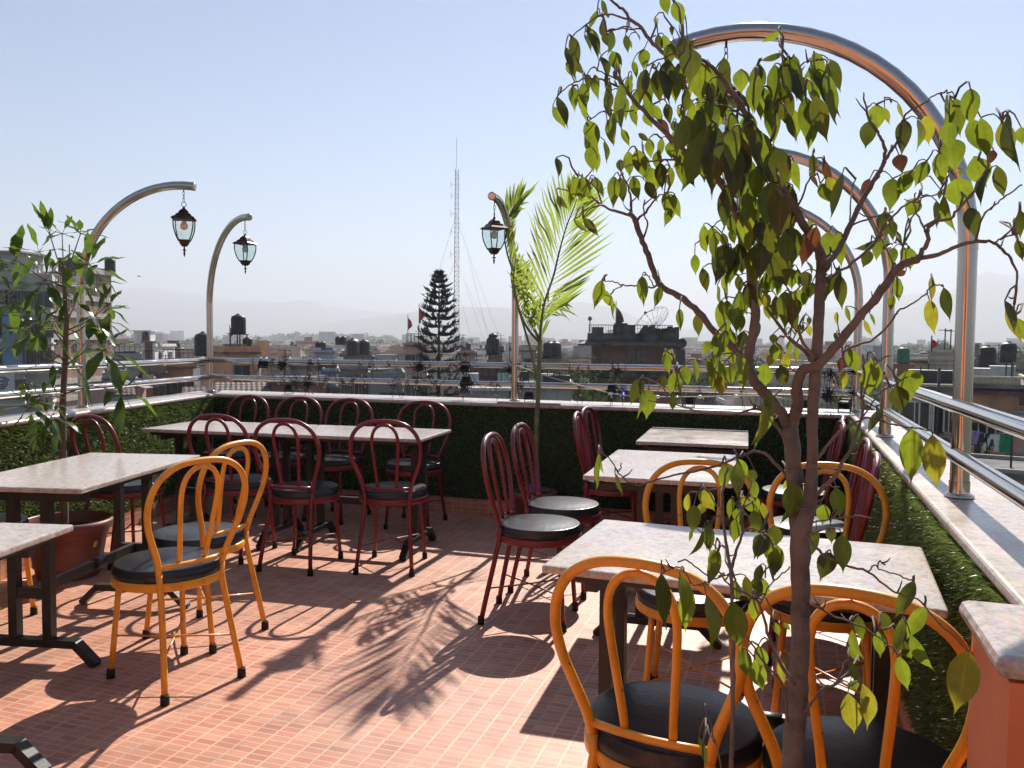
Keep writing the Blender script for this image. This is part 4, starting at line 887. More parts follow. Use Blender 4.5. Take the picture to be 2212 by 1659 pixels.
def wallmat(k):
    if k not in CM_:
        N=NT(k+'_house_wall'); co=N.coord(); c=cols[k]; n1=N.noise(co,.9,5,.65)
        mp=N.n('Mapping'); mp.inputs['Scale'].default_value=(2.2,2.2,.22); N.l(co,mp.inputs['Vector']); st=N.noise(mp.outputs[0],1.2,4,.6)
        q=N.ramp(n1,[(.3,tuple(v*.72 for v in c)),(.65,c)]); N.base(N.mix(N.ramp(st,[(.52,(0,0,0)),(.75,(.6,)*3)]),q,tuple(v*.45 for v in c))); N.set(Roughness=.9)
        N.bump(n1,.3,.03); CM_[k]=N.m
    return CM_[k]
M['win']=simple('dark_window_glass',(.03,.035,.04),.15,var=.2,scale=2); M['wframe']=simple('weathered_window_frame',(.25,.22,.19),.7)
M['wwhite']=simple('white_window_frame',(.62,.6,.56),.6); M['tank']=simple('black_water_tank',(.014,.014,.015),.55,var=.2,scale=3)
M['tankg']=simple('green_water_tank',(.02,.16,.09),.5); M['roofdk']=simple('stained_concrete_roof',(.17,.165,.155),.95,var=.3,scale=.8)
M['rooflt']=simple('sunlit_pale_roof',(.50,.48,.44),.9,var=.25,scale=.6); M['roofmd']=simple('reddish_roof_slab',(.33,.24,.20),.9,var=.3,scale=.8); M['tin']=simple('rusty_brown_tiles',(.12,.075,.06),.7,var=.35,scale=1.5); M['tinlight']=simple('galvanised_sheet',(.42,.43,.44),.45,.3,var=.15,scale=1)
M['rust']=simple('dark_balcony_metal',(.05,.045,.04),.6); M['redflag']=simple('red_flag_cloth',(.45,.03,.03),.8); M['dkflag']=simple('dark_flag_cloth',(.06,.03,.03),.8)
M['paintred']=simple('mast_red_paint',(.25,.05,.04),.6); M['paintwh']=simple('mast_white_paint',(.62,.62,.62),.6)
M['band']=simple('weathered_beige_band',(.60,.55,.46),.9,var=.2,scale=1.2)
M['cloth_a']=simple('purple_washing',(.32,.22,.42),.9); M['cloth_b']=simple('black_trousers_cloth',(.02,.02,.02),.9); M['cloth_c']=simple('white_washing',(.6,.6,.6),.9); M['cloth_d']=simple('green_washing',(.02,.22,.12),.9)
GH='flat roofed houses of the city'
def winmesh(w_,h_,white=False,key={}):
    k=(round(w_,2),round(h_,2),white)
    if k in key: return key[k]
    mb=MB(); f=.07
    for x,z,a,b in ((0,h_/2,w_,f),(0,-h_/2,w_,f),(-w_/2,0,f,h_+f),(w_/2,0,f,h_+f),(0,0,f*.7,h_)): mb.box((x,-.03,z),(a,.10,b))
    m1=mb.mesh('window',M['wwhite' if white else 'wframe']); mb=MB(); mb.box((0,.0,0),(w_-.02,.05,h_-.02)); m2=mb.mesh('pane',M['win']); key[k]=(m1,m2); return key[k]
def add_window(root,x,y,z,rz,w_,h_,white=False,pane=True):
    a,b=winmesh(w_,h_,white)
    o=bpy.data.objects.new('window',a); sc.collection.objects.link(o); o.parent=root; o.location=(x,y,z); o.rotation_euler=(0,0,rz)
    if pane: p=bpy.data.objects.new('pane',b); sc.collection.objects.link(p); p.parent=o
def house(cx,cy,w_,d_,zt,rz,col,label,group=GH,name='house',floor=2.9,ww=1.2,wh=1.3,detail=2,hut=None,parapet=.5,slab=True,white=False,nwin=None,seed=0,roof=None,cat='house',railing_=False,base=GZ):
    r=random.Random(seed*7919+int(cx*13)+int(cy)); root=empty(name,(cx,cy,base),rz,label=label,cat=cat,group=group); H=zt-base; mt=wallmat(col)
    mb=MB(); mb.box((0,0,(H-.02)/2),(w_,d_,H-.02)); mb.build('wall',mt,root)
    mb=MB()
    if slab: mb.box((0,0,H+.04),(w_+.5,d_+.5,.16))
    if mb.v: mb.build('roof',roof or (M['roofdk'],M['rooflt'],M['roofmd'])[seed%3 if group else 0],root)
    mb=MB()
    if parapet:
        t=.14
        for x,y,a,b in ((0,-d_/2-.1,w_+.35,t),(0,d_/2+.1,w_+.35,t),(-w_/2-.1,0,t,d_+.04),(w_/2+.1,0,t,d_+.04)): mb.box((x,y,H+.12+parapet/2),(a,b,parapet-.01))
    if mb.v: mb.build('parapet',mt,root)
    if math.hypot(cx,cy)<330 and cat=='house':
        for _ in range(r.randint(2,5)):
            mb=MB(); x=r.uniform(-.45,.45)*w_; y=r.uniform(-.45,.45)*d_; q=r.random(); z0=H+.12
            if q<.35: hh=r.uniform(.8,2.0); mb.bar((x,y,z0),(x,y,z0+hh),.06); mb.bar((x-.35,y,z0+hh-.1),(x+.35,y,z0+hh-.1),.04); mb.build('antenna',M['rust'],root)
            elif q<.8: mb.box((x,y,z0+.3),(r.uniform(.5,1.6),r.uniform(.5,1.2),.6)); mb.build('roof_box',(M['roofdk'],M['wframe'],M['rust'],M['tinlight'])[r.randrange(4)],root)
            else: mb.bar((x,y,z0+.8),(x+min(2.5,w_*.3),y,z0+.85),.06); mb.bar((x,y,z0),(x,y,z0+.85),.06); mb.build('roof_pipe',M['wframe'],root)
    if detail>=1:
        mb=MB(); k=1
        while k*floor<H-1 and k<5: mb.box((0,0,H-k*floor),(w_+.36,d_+.36,.15)); k+=1
        if mb.v: mb.build('floor_bands',M['roofdk'] if col in('brick','brown','concrete') else M['band'],root)
        n=nwin or max(1,int(w_/2.6)); nd=max(1,int(d_/3.0)); fl=min(3 if detail>1 else 2,int(H/floor))
        sidex=1 if cx<0 else -1
        for k in range(fl):
            z=H-floor*(k+.5)-.05
            for i in range(n): 
                if r.random()<.88: add_window(root,-w_/2+w_*(i+.5)/n,-d_/2-.03,z,0,ww*r.choice((1,1,.8)),wh,white,detail>1)
            for i in range(nd):
                if r.random()<.8: add_window(root,sidex*(w_/2+.03),-d_/2+d_*(i+.5)/nd,z,R_(90*sidex),ww*.9,wh,white,detail>1)
    if hut is None: hut=r.random()<.6
    if hut:
        a=r.uniform(-.25,.25)*w_; b=r.uniform(0,.25)*d_; hw=min(3.2,w_*.4)
        mb=MB(); mb.box((a,b,H+.12+1.1),(hw,hw*.9,2.2)); mb.box((a,b,H+.12+2.26),(hw+.5,hw*.9+.5,.14)); mb.build('stair_hut',mt,root)
    if railing_:
        mb=MB(); n=int(w_/.35)
        for i in range(n+1): mb.bar((-w_/2+w_*i/n,-d_/2-.1,H+.1+parapet),(-w_/2+w_*i/n,-d_/2-.1,H+.9+parapet),.05)
        mb.bar((-w_/2,-d_/2-.1,H+.95+parapet),(w_/2,-d_/2-.1,H+.95+parapet),.07); mb.build('roof_railing',M['rust'],root)
    return root
def tank(x,y,z,s,label,col='tank',group='water tanks on the roofs',stand=0):
    root=empty('water_tank',(x,y,z),label=label,cat='water tank',group=group); mb=MB(); h=1.25*s; r0=.52*s
    pr=[(0,stand),(r0,stand)]
    for i in range(5): zz=stand+h*(.08+.84*i/5); pr+=[(r0,zz),(r0*1.03,zz+h*.03),(r0*1.03,zz+h*.08),(r0,zz+h*.11)]
    pr+=[(r0,stand+h*.95),(r0*.85,stand+h*1.04),(r0*.4,stand+h*1.12),(r0*.3,stand+h*1.12),(r0*.3,stand+h*1.18),(0,stand+h*1.19)]
    mb.lathe(pr,18); mb.build('drum',M[col],root)
    if stand:
        mb=MB()
        for a in (-1,1):
            for b in (-1,1): mb.bar((a*r0*.8,b*r0*.8,0),(a*r0*.8,b*r0*.8,stand),.07)
        mb.box((0,0,stand-.04),(r0*2,r0*2,.07)); mb.build('stand',M['rust'],root)
    return root
def flag(p,h,label,col='redflag',fh=1.1):
    root=empty('flag',p,label=label,cat='flag'); mb=MB(); mb.tube([(0,0,0),(0,0,h)],.035,5); mb.build('pole',M['rust'],root)
    mb=MB(); V=[]; n=6
    for i in range(n):
        t=i/(n-1); V+= [(.04+.12*math.sin(t*3)+.35*fh*(1-t*.2)*(t),.06*math.sin(t*7),h-.05-fh*.55*t-fh*.2),(.04,0,h-.05-fh*t*1.0)]
    mb.add(V,[(2*i,2*i+1,2*i+3,2*i+2) for i in range(n-1)]); mb.add([(x,y+.03,z) for x,y,z in V],[(2*i,2*i+2,2*i+3,2*i+1) for i in range(n-1)]); mb.build('cloth',M[col],root)
occ=[]
def reserve(x,y,r_): occ.append((x,y,r_))
def hz(v_top,dist,u=1100): return at(u,v_top,dist).z
def dirang(u): d=ray(u,800); return math.atan2(-d[0],d[1])
def hb(u0,u1,vtop,dist,depth,col,label,rzoff=0.,name='house',**k):   # hero building filling columns u0..u1 with its roof line at vtop
    a=at(u0,vtop,dist); b=at(u1,vtop,dist); w_=(Vector((a.x,a.y))-Vector((b.x,b.y))).length; rz=dirang((u0+u1)/2)+rzoff
    c=(a+b)/2; f=Vector((-math.sin(rz),math.cos(rz),0)); c=c+f*depth/2; reserve(c.x,c.y,max(w_,depth)*.62)
    k.setdefault('group',None); k.setdefault('detail',2)
    return house(c.x,c.y,w_,depth,(a.z+b.z)/2,rz,col,label,name=name,**k)
# the beige tower on the left: its long side wall runs away from us and catches the sun
def tower():
    o2=at(98,760,84); O=Vector((o2.x,o2.y)); T=Vector((math.cos(R_(103)),math.sin(R_(103)))); root=empty('apartment_block',(O.x,O.y,GZ),R_(103),label='tall beige apartment block with stained render towering at the left edge',cat='apartment block')
    reserve(O.x-8,O.y+8,15); reserve(O.x+T.x*8-6,O.y+T.y*8,12)
    def X(u):
        d=ray(u,700); return ((O.x*d[1]-O.y*d[0])/(T.y*d[0]-T.x*d[1]))
    def Z(u,v):
        p=O+T*X(u); dep=float(np.dot(np.array([p.x,p.y,0])-np.array([0,0,0]),np.array([cF[0],cF[1],0]))); d=ray(u,v); k=p.x/d[0]; return EYE+k*d[2]-GZ
    mt=simple('stained_pinkish_render',(.42,.27,.19),.92,var=.28,scale=.35,bump=.4); gm=wallmat('grey')
    def mass(u0,u1,u,v,yo,dep,m_,nm='wall'): h=Z(u,v); mb=MB(); mb.box(((X(u0)+X(u1))/2,yo+dep/2,h/2),(X(u1)-X(u0),dep,h)); return mb.build(nm,m_,root)
    mass(197,242,220,590,0,12,mt); mass(98,196.7,150,617,0,12.5,mt); mass(60,97.6,98,663,.2,12,mt)
    mb=MB(); x1=X(242); zz=[Z(150,v) for v in (641,680,728,779,823,860)]
    for z in zz: mb.box(((X(98)+x1)/2,-.05,z),(x1-X(98)+.1,.2,.55))
    for z in zz[2:]: mb.box(((X(60)+X(97.5))/2,.14,z),(X(97.5)-X(60),.2,.7))
    mb.box(((X(197)+x1)/2,-.1,Z(220,590)+.1),(x1-X(197)+.7,.5,.6)); mb.box(((X(98)+X(196))/2,-.1,Z(150,617)+.1),(X(196)-X(98)+.4,.5,.3)); mb.build('concrete_bands',M['band'],root)
    h=Z(150,617); mb=MB(); mb.box((X(120),5,h+1.5),(X(150)-X(100),5,3.0)); mb.box((X(120),5,h+3.1),(X(150)-X(100)+.8,5.8,.18)); mb.build('roof_room',gm,root)
    mb=MB(); n=26; xa,xb=X(100),X(195)
    for i in range(n): x=xa+(xb-xa)*i/(n-1); mb.bar((x,.1,h),(x,.1,h+1.0),.05)
    mb.bar((xa,.1,h+1.0),(xb,.1,h+1.0),.07); mb.build('roof_railing',M['tinlight'],root)
    for u,v,w_,h_ in ((214,646,1.0,.8),(202,646,.8,.7),(216,606,.9,.8),(206,627,.9,.8),(155,650,1.0,.7),(133,690,1.3,.9),(112,735,1.6,1.1),(196,735,.9,.8),(120,800,1.5,1.0),(200,828,1.0,.8),(214,826,1.0,.8),(222,736,.9,.8),(225,690,.9,.8),(165,745,1.0,.8)): add_window(root,X(u),-.03,Z(u,v),0,w_,h_)
    mb=MB(); x=X(225); mb.bar((x,4,Z(225,590)),(x,4,Z(225,590)+3.2),.09); x=X(215); mb.box((x,3,Z(215,590)+.8),(2.4,2,1.6)); mb.build('roof_mast',M['rust'],root)
    left=hb(-70,97,611,80,9,'grey','grey block with a black stained parapet and railing at the extreme left edge',name='apartment_block',cat='apartment block',railing_=True,hut=False,nwin=6,ww=1.6,wh=1.6,parapet=.9,rzoff=-.1)
    l2=hb(-70,41,665,74,5,'grey','pale block with blue glazing in front of the grey one at the left edge',name='apartment_block',cat='apartment block',hut=False,nwin=3,ww=2.2,wh=1.8,parapet=.2)
    mb=MB(); H=at(0,665,74).z-GZ; w_=(at(-70,665,74)-at(41,665,74)).length; mb.box((w_/2-.9,-2.6,H-3.0),(1.5,.25,4.6)); mb.build('blue_glazing',simple('blue_glass_panels',(.10,.22,.36),.15),l2)
    o=at(3,827,70); rz=dirang(3); sr=empty('sign_board',o,rz,label='white square sign board with a grey swirl emblem low on the apartment block',cat='sign')
    mb=MB(); mb.box((0,0,0),(1.9,.12,1.9)); mb.build('panel',simple('sign_white',(.55,.57,.6),.5),sr)
    mb=MB()
    for k,(rr,a0,a1) in enumerate(((.6,.4,5.2),(.4,2.2,7.6),(.2,0,6))): mb.tube([(rr*math.cos(a0+(a1-a0)*i/20),-.09,rr*.8*math.sin(a0+(a1-a0)*i/20)) for i in range(21)],.05,5)
    mb.build('emblem',M['rust'],sr)
tower(); tank(*at(238,573+14,95),1.1,'black water tank on top of the beige apartment block at left'); tank(*at(-3,604,95),1.0,'dark tank on the roof at the extreme left edge')
# the brick house with the mesh dish
def brick_house():
    D=72; c=at(1366,760,D); rz=dirang(1366); s=D/FPX; root=empty('brick_house',(c.x,c.y,GZ),rz,label='dark brick house with a stained roof parapet and railing, right of the palm',cat='house'); reserve(c.x,c.y+4,11)
    X=lambda u:(u-1366)*s; Z=lambda v: at(1366,v,D).z-GZ
    bm_=wallmat('brick'); dk=simple('soot_stained_concrete',(.085,.085,.08),.95,var=.5,scale=.9,bump=.3)
    mb=MB(); mb.box(((X(1278)+X(1462))/2,5,Z(741)/2),(X(1462)-X(1278),10,Z(741))); mb.build('wall',bm_,root)
    mb=MB(); mb.box(((X(1269)+X(1464))/2,4.9,(Z(720)+Z(736))/2),(X(1464)-X(1269),10.4,Z(720)-Z(736))); mb.box((X(1460),4.9,(Z(706)+Z(740))/2),(.34,10.2,Z(706)-Z(740))); mb.box((X(1464)+.2,4.9,(Z(740)+Z(860))/2),(.3,10.2,Z(740)-Z(860))); mb.build('parapet',dk,root)
    mb=MB(); z0=Z(743); z1=Z(734)
    mb.add([(X(1250),-1.0,z0),(X(1464),-1.0,z0-.05),(X(1464),.2,z1),(X(1269),.2,z1)],[(0,1,2,3)]); mb.add([(X(1250),-1.0,z0-.18),(X(1464),-1.0,z0-.23),(X(1464),.3,z0-.18),(X(1265),.3,z0-.18)],[(0,1,2,3)]); mb.add([(X(1250),-1,z0),(X(1464),-1,z0-.05),(X(1464),-1,z0-.23),(X(1250),-1,z0-.18)],[(0,1,2,3)]); mb.add([(X(1250),-1.0,z0),(X(1269),.2,z1),(X(1269),8,z1),(X(1250),8,z0)],[(0,1,2,3)]); mb.build('eaves_roof',M['tin'],root)
    mb=MB(); n=34
    for i in range(n+1): u=1272+(1450-1272)*i/n; mb.bar((X(u),-.15,Z(720)),(X(u),-.15,Z(702)),.035)
    mb.bar((X(1272),-.15,Z(702.5)),(X(1450),-.15,Z(702.5)),.06); mb.build('roof_railing',M['rust'],root)
    mb=MB(); mb.box(((X(1323)+X(1372))/2,1.6,Z(711)),(X(1372)-X(1323),1.5,Z(702)-Z(719))); mb.box((X(1290),1,Z(714)),(1.0,.8,.6)); mb.box((X(1340),2,Z(701)),(1.2,1,.3)); mb.build('roof_shed',simple('roof_junk',(.12,.10,.09),.9,var=.4,scale=2),root)
    mb=MB(); r=random.Random(2)
    for i in range(5): x=X(1395+i*13); h=(Z(704)-Z(720))*r.uniform(.7,1.1); mb.add([(x-.7,.6,Z(720)),(x+.7,.6,Z(720)),(x+.1,.6,Z(720)+h),(x-.25,.6,Z(720)+h*.96),(x-.7,.9,Z(720)),(x+.7,.9,Z(720)),(x+.1,.9,Z(720)+h),(x-.25,.9,Z(720)+h*.96)],[(0,1,2,3),(4,7,6,5),(0,3,7,4),(1,5,6,2),(3,2,6,7)])
    mb.build('broken_wall_crest',dk,root)
    # window group, doors
    fw=MB(); fw.box((X(1375),-.05,(Z(744)+Z(790))/2),(X(1391)-X(1359),.1,Z(744)-Z(790))); w1=fw.build('window',simple('carved_grey_window',(.17,.165,.16),.7),root)
    p=MB()
    for x,a in ((1364.5,6.5),(1374.5,8),(1385,7)): p.box((X(x),-.13,(Z(750.5)+Z(758.5))/2),(a*s,.06,Z(750.5)-Z(758.5))); p.box((X(x),-.13,(Z(763)+Z(784))/2),(a*.55*s,.06,Z(763)-Z(784)))
    p.build('pane',M['win'],w1)
    for u,wd in ((1294,8.5),(1285,5)):
        mb=MB(); mb.box((X(u),-.05,(Z(744)+Z(789))/2),(wd*s,.1,Z(744)-Z(789))); mb.build('door',M['win'],root)
    mb=MB(); mb.box((X(1359),-1.0,Z(790)),(X(1466)-X(1252),2.2,.25)); mb.build('balcony_floor',dk,root)
    mb=MB()
    for i in range(44): u=1282+(1455-1282)*i/43; mb.bar((X(u),-2.0,Z(789)),(X(u),-2.0,Z(774)),.045)
    mb.bar((X(1225),-2.0,Z(774)),(X(1462),-2.0,Z(774)),.07); mb.build('balcony_railing',simple('rusty_rail',(.16,.09,.07),.8),root)
    mb=MB(); mb.box((X(1359),-.7,(Z(792)+Z(813))/2),(X(1466)-X(1262),1.5,Z(792)-Z(813))); mb.build('stained_band',dk,root)
    w2=MB(); w2.box((X(1302),-.05,(Z(819)+Z(860))/2),(X(1329)-X(1275),.12,Z(819)-Z(860))); w2=w2.build('window',M['wframe'],root)
    p=MB()
    for x in (1282,1295,1309,1322): p.box((X(x),-.14,(Z(826)+Z(856))/2),(9.5*s,.06,Z(826)-Z(856)))
    p.build('pane',M['win'],w2)
    mb=MB(); mb.box((X(1302),-.1,(Z(817)+Z(824))/2),(X(1330)-X(1274),.3,Z(817)-Z(824))); mb.box((X(1302),-.1,Z(864)),(X(1330)-X(1274),.3,Z(861)-Z(868))); mb.build('yellow_lintel',wallmat('yellow'),root)
    w3=MB(); w3.box((X(1417),-.05,(Z(838)+Z(862))/2),(12*s,.12,Z(838)-Z(862))); w3.build('window',M['wframe'],root)
    # mesh dish
    dc=at(1413,701,D+3); root2=empty('satellite_dish',(dc.x,dc.y,dc.z-1.0),rz,label='large wire mesh satellite dish tilted on the brick house roof',cat='satellite dish')
    Rm=Matrix.Rotation(R_(-38),3,'Y')@Matrix.Rotation(R_(28),3,'X'); Rr=1.75; f=1.5; mb=MB()
    pt=lambda rr,a: Rm@Vector((rr*math.cos(a),rr*math.sin(a),rr*rr/(4*f)))+Vector((0,0,1.0))
    mb.tube([pt(Rr,2*math.pi*i/40) for i in range(40)],.028,5,closed=True); mb.tube([pt(Rr*.5,2*math.pi*i/30) for i in range(30)],.012,4,closed=True)
    for k in range(16): a=2*math.pi*k/16; mb.tube([pt(Rr*(.08+.92*i/6),a) for i in range(7)],.018,4)
    mb.build('mesh_bowl',simple('pale_dish_frame',(.35,.35,.35),.6),root2)
    mb=MB(); fp=Rm@Vector((0,0,f))+Vector((0,0,1.0))
    for k in range(3): mb.tube([pt(Rr*.96,2*math.pi*k/3+.4),fp],.02,4)
    mb.build('feed_arms',M['rust'],root2); mb=MB(); mb.lathe([(0,-.12),(.1,-.1),(.12,.05),(.06,.12),(0,.13)],10,tuple(fp)); mb.build('feed_horn',M['rust'],root2)
    mb=MB(); mb.tube([(0,0,0),(0,0,1.0)],.07,8); mb.bar((-.5,0,.02),(.5,0,.02),.12); mb.build('mount',M['rust'],root2)
    flag(at(1330,718,D),(718-650)*s,'tall flagpole with a dark flag on the brick house roof','dkflag',2.3)
    q=at(1274,718,D); rt=empty('globe_lamp',q,label='globe lamp on a thin pole at the left end of the brick house roof railing',cat='lamp'); mb=MB(); mb.tube([(0,0,0),(0,0,24*s)],.05,6); mb.build('pole',M['rust'],rt); mb=MB(); mb.lathe([(0,24*s),(.16,24*s+.1),(.19,24*s+.28),(.1,24*s+.42),(0,24*s+.45)],10); mb.build('globe',M['wframe'],rt)
    q=at(1468,770,D-2); rt=empty('satellite_dish',q,rz,label='small dark solid dish on a box beside the brick house',cat='satellite dish'); mb=MB(); mb.box((0,.2,-.5),(.9,.6,2.2)); mb.build('cabinet',M['rust'],rt); mb=MB(); Md=Matrix.Rotation(R_(75),3,'X'); mb.lathe([(0,-.06),(.2,-.05),(.35,0),(.42,.06)],16,(0,0,0),M=Md); o=mb.build('bowl',M['rust'],rt); o.location=(.15,-.2,1.1); mb=MB(); mb.tube([(.15,.1,.4),(.15,-.1,1.1)],.05,6); mb.build('mount',M['rust'],rt)
brick_house()
# named houses
hb(488,556,764,62,7,'peach','peach house with a wide overhanging roof slab just right of the back left post',floor=2.9,parapet=.45,hut=False,nwin=1,rzoff=.25)
for u,v,d,s_,lb,st in ((515.5,748,61,1.0,'black water tank on a stand above the peach house near the back left post',.9),(440,769,58,1.15,'large black ribbed tank left of the back left post',0),(535,757,63,.7,'small grey tank on the peach house roof',.0)):
    p=at(u,v,d); tank(p.x,p.y,p.z,s_,lb,stand=st)
flag(at(497,762,62),2.1,'prayer flag pole with red cloth on the peach house roof','redflag',.9)
def pitched(u0,u1,v0,v1,D,dep,mat,label,wallc='brown',rzo=0.):
    a=at(u0,v1,D); b=at(u1,v1,D); c=(a+b)/2; rz=dirang((u0+u1)/2)+rzo; w_=(a-b).length; H=c.z-GZ; rise=at((u0+u1)/2,v0,D+dep/2).z-c.z
    root=empty('tiled_roof_house',(c.x,c.y,GZ),rz,label=label,cat='house'); reserve(c.x,c.y+dep/2,max(w_,dep)*.6)
    mb=MB(); mb.box((0,dep/2,(H-.1)/2),(w_*.94,dep*.94,H-.1)); mb.build('wall',wallmat(wallc),root)
    mb=MB(); n=int(w_/.28)
    for i in range(n):
        x0=-w_/2+w_*i/n; x1=-w_/2+w_*(i+1)/n; xm=(x0+x1)/2; hh=.04
        mb.add([(x0,-.4,H),(xm,-.4,H+hh),(x1,-.4,H),(x0,dep/2,H+rise),(xm,dep/2,H+rise+hh),(x1,dep/2,H+rise)],[(0,1,4,3),(1,2,5,4)])
        mb.add([(x0,dep+.4,H),(x1,dep+.4,H),(x1,dep/2,H+rise),(x0,dep/2,H+rise)],[(0,1,2,3)])
    for j in range(1,5): t=j/5; mb.bar((-w_/2,-.4+(dep/2+.4)*t,H+rise*t+.045),(w_/2,-.4+(dep/2+.4)*t,H+rise*t+.045),.02)
    mb.build('roof',mat,root)
    mb=MB(); mb.add([(-w_/2*.94,.05,H-.1),(-w_/2*.94,dep*.95,H-.1),(-w_/2*.94,dep/2,H+rise-.1)],[(0,1,2)]); mb.add([(w_/2*.94,.05,H-.1),(w_/2*.94,dep*.95,H-.1),(w_/2*.94,dep/2,H+rise-.1)],[(0,2,1)]); mb.build('gable',wallmat(wallc),root)
    return root
pitched(463,585,826,853,48,6,M['tin'],'house with a long brown tiled roof just beyond the back left corner')
hb(588,702,828,50,8,'brick','dark red house with a row of small white windows low beyond the back wall',floor=2.6,ww=.75,wh=1.0,white=True,nwin=4,hut=False,parapet=0,rzoff=-.05)
hb(703,726,806,52,6,'blue','narrow pale blue house beside the dark red one',hut=False,parapet=.2,nwin=1)
hb(735,790,800,66,9,'concrete','dark house with tall green glazed windows beyond the back rail',nwin=3,ww=1.1,wh=2.2,hut=False)
hb(578,625,790,72,9,'concrete','grey concrete house right of the peach one',hut=False,nwin=2); hb(628,690,793,75,9,'grey','grey house with small windows behind the dark red one',hut=False,nwin=3)
hb(683,720,763,110,10,'blue','house with a bluish glazed rooftop room in the middle distance',nwin=2,hut=False,parapet=.3)
for i,(u,v,d,s_) in enumerate(((833-70,768,95,1.15),(762,769,94,1.1),(787,766,96,1.0),(731,745,115,.7),(742,745,115,.7),(688,757,112,.7),(697,757,112,.7))):
    p=at(u+( 0),v,d); tank(p.x,p.y,p.z,s_*1.2,'black tank in the cluster of rooftop tanks left of the pine' if i<3 else 'small black tank on a hazy roof left of the pine')
hb(742,800,769,98,10,'concrete','house under the cluster of black tanks left of the pine',hut=False,nwin=3)
hb(878,922,747,80,9,'pink','tall pinkish house left of the pine with a railed roof',railing_=True,hut=False,parapet=.2,nwin=2)
flag(at(881,745,80),2.9,'dark red flag on a pole above the pinkish house left of the pine','redflag',1.4); flag(at(905,744,82),4.0,'tallest red flag beside the pine','redflag',1.7)
hb(992,1026,765,85,9,'pink','plain pinkish box of a house right of the pine',hut=False,parapet=.2,nwin=1); hb(1055,1085,760,88,8,'brown','house topped by stacked black tanks left of the middle post',hut=False,nwin=2)
for u,v,s_ in ((1065,755,.9),(1064.5,772,1.3)): p=at(u,v,86); tank(p.x,p.y,p.z-(0 if v>760 else -.1),s_,'black tank stacked on the house left of the middle post' if v>760 else 'upper black tank standing above another left of the middle post',stand=.3)
hb(1125,1155,759,100,8,'cream','pale box tower with a white topped tank right of the middle post',hut=False,nwin=1); 
for u in (1186,1199): p=at(u,774,92); tank(p.x,p.y,p.z,1.3,'left of the twin black tanks between palm and brick house' if u<1190 else 'right of the twin black tanks between palm and brick house')
hb(1160,1215,774,92,9,'concrete','low dark house carrying the twin black tanks',hut=False,nwin=3)
def glasshouse():
    D=52; root=hb(1082,1106,809,D,5,'white','white house with a pale green glazed room left of the middle post',hut=False,parapet=0,nwin=1,slab=False)
    mb=MB(); mb.box((0,-2.6,(at(1094,822,D).z-GZ)),(1.1,.1,1.0)); mb.build('green_glazing',simple('pale_green_glass',(.35,.5,.45),.2),root)
glasshouse()
hb(1020,1078,812,56,7,'brick','brick house with a solar heater on its roof below the middle post',nwin=3,hut=False)
def solar():
    p=at(1053,812,55); root=empty('solar_heater',p,dirang(1053),label='solar water heater with a silver cylinder on the brick house left of the middle post',cat='solar heater'); mb=MB(); mb.tube([(-.85,0,.7),(.85,0,.7)],.2,12); mb.build('cylinder',M['tinlight'],root); mb=MB(); mb.bar((-.8,0,0),(-.8,0,.6),.05); mb.bar((.8,0,0),(.8,0,.6),.05)
    for i in range(14): mb.bar((-.7+i*.108,-.1,.62),(-.7+i*.108,-.9,.02),.05)
    mb.build('tube_rack',M['rust'],root)
solar()
hb(800,870,822,60,8,'concrete','rusty roofed dark shed house beyond the back wall left of the pine',nwin=3,hut=False); hb(1000,1100,842,44,6,'concrete','low dark house with a corrugated edge below the pine',nwin=2,hut=False,roof=M['tinlight'],parapet=0)
hb(1115,1235,838,48,7,'grey','house with potted plants on its roof right of the middle post',railing_=True,parapet=.1,nwin=4,hut=False)
hb(250,300,778,75,8,'concrete','dark railed terrace house right of the beige apartment block',railing_=True,hut=False); hb(310,352,808,62,8,'brown','brown house with a balcony between the block and the back left post',nwin=2); hb(300,330,836,58,6,'brick','small house with grey awnings right of the block',hut=False)
hb(355,415,795,66,8,'peach','orange brick house with a railed roof left of the back left post',railing_=True,hut=False,nwin=2); hb(230,300,820,70,8,'grey','house with a shop sign below the left rails',nwin=3,hut=False)
pitched(240,290,838,852,52,5,M['tin'],'low dark shingled roof right of the block',wallc='grey'); pitched(292,332,815,838,56,4,M['tinlight'],'little pink gabled house below the left rails',wallc='pink',rzo=1.2); pitched(395,455,836,850,50,5,M['tin'],'yellow gabled house below the corner of the rails',wallc='yellow')
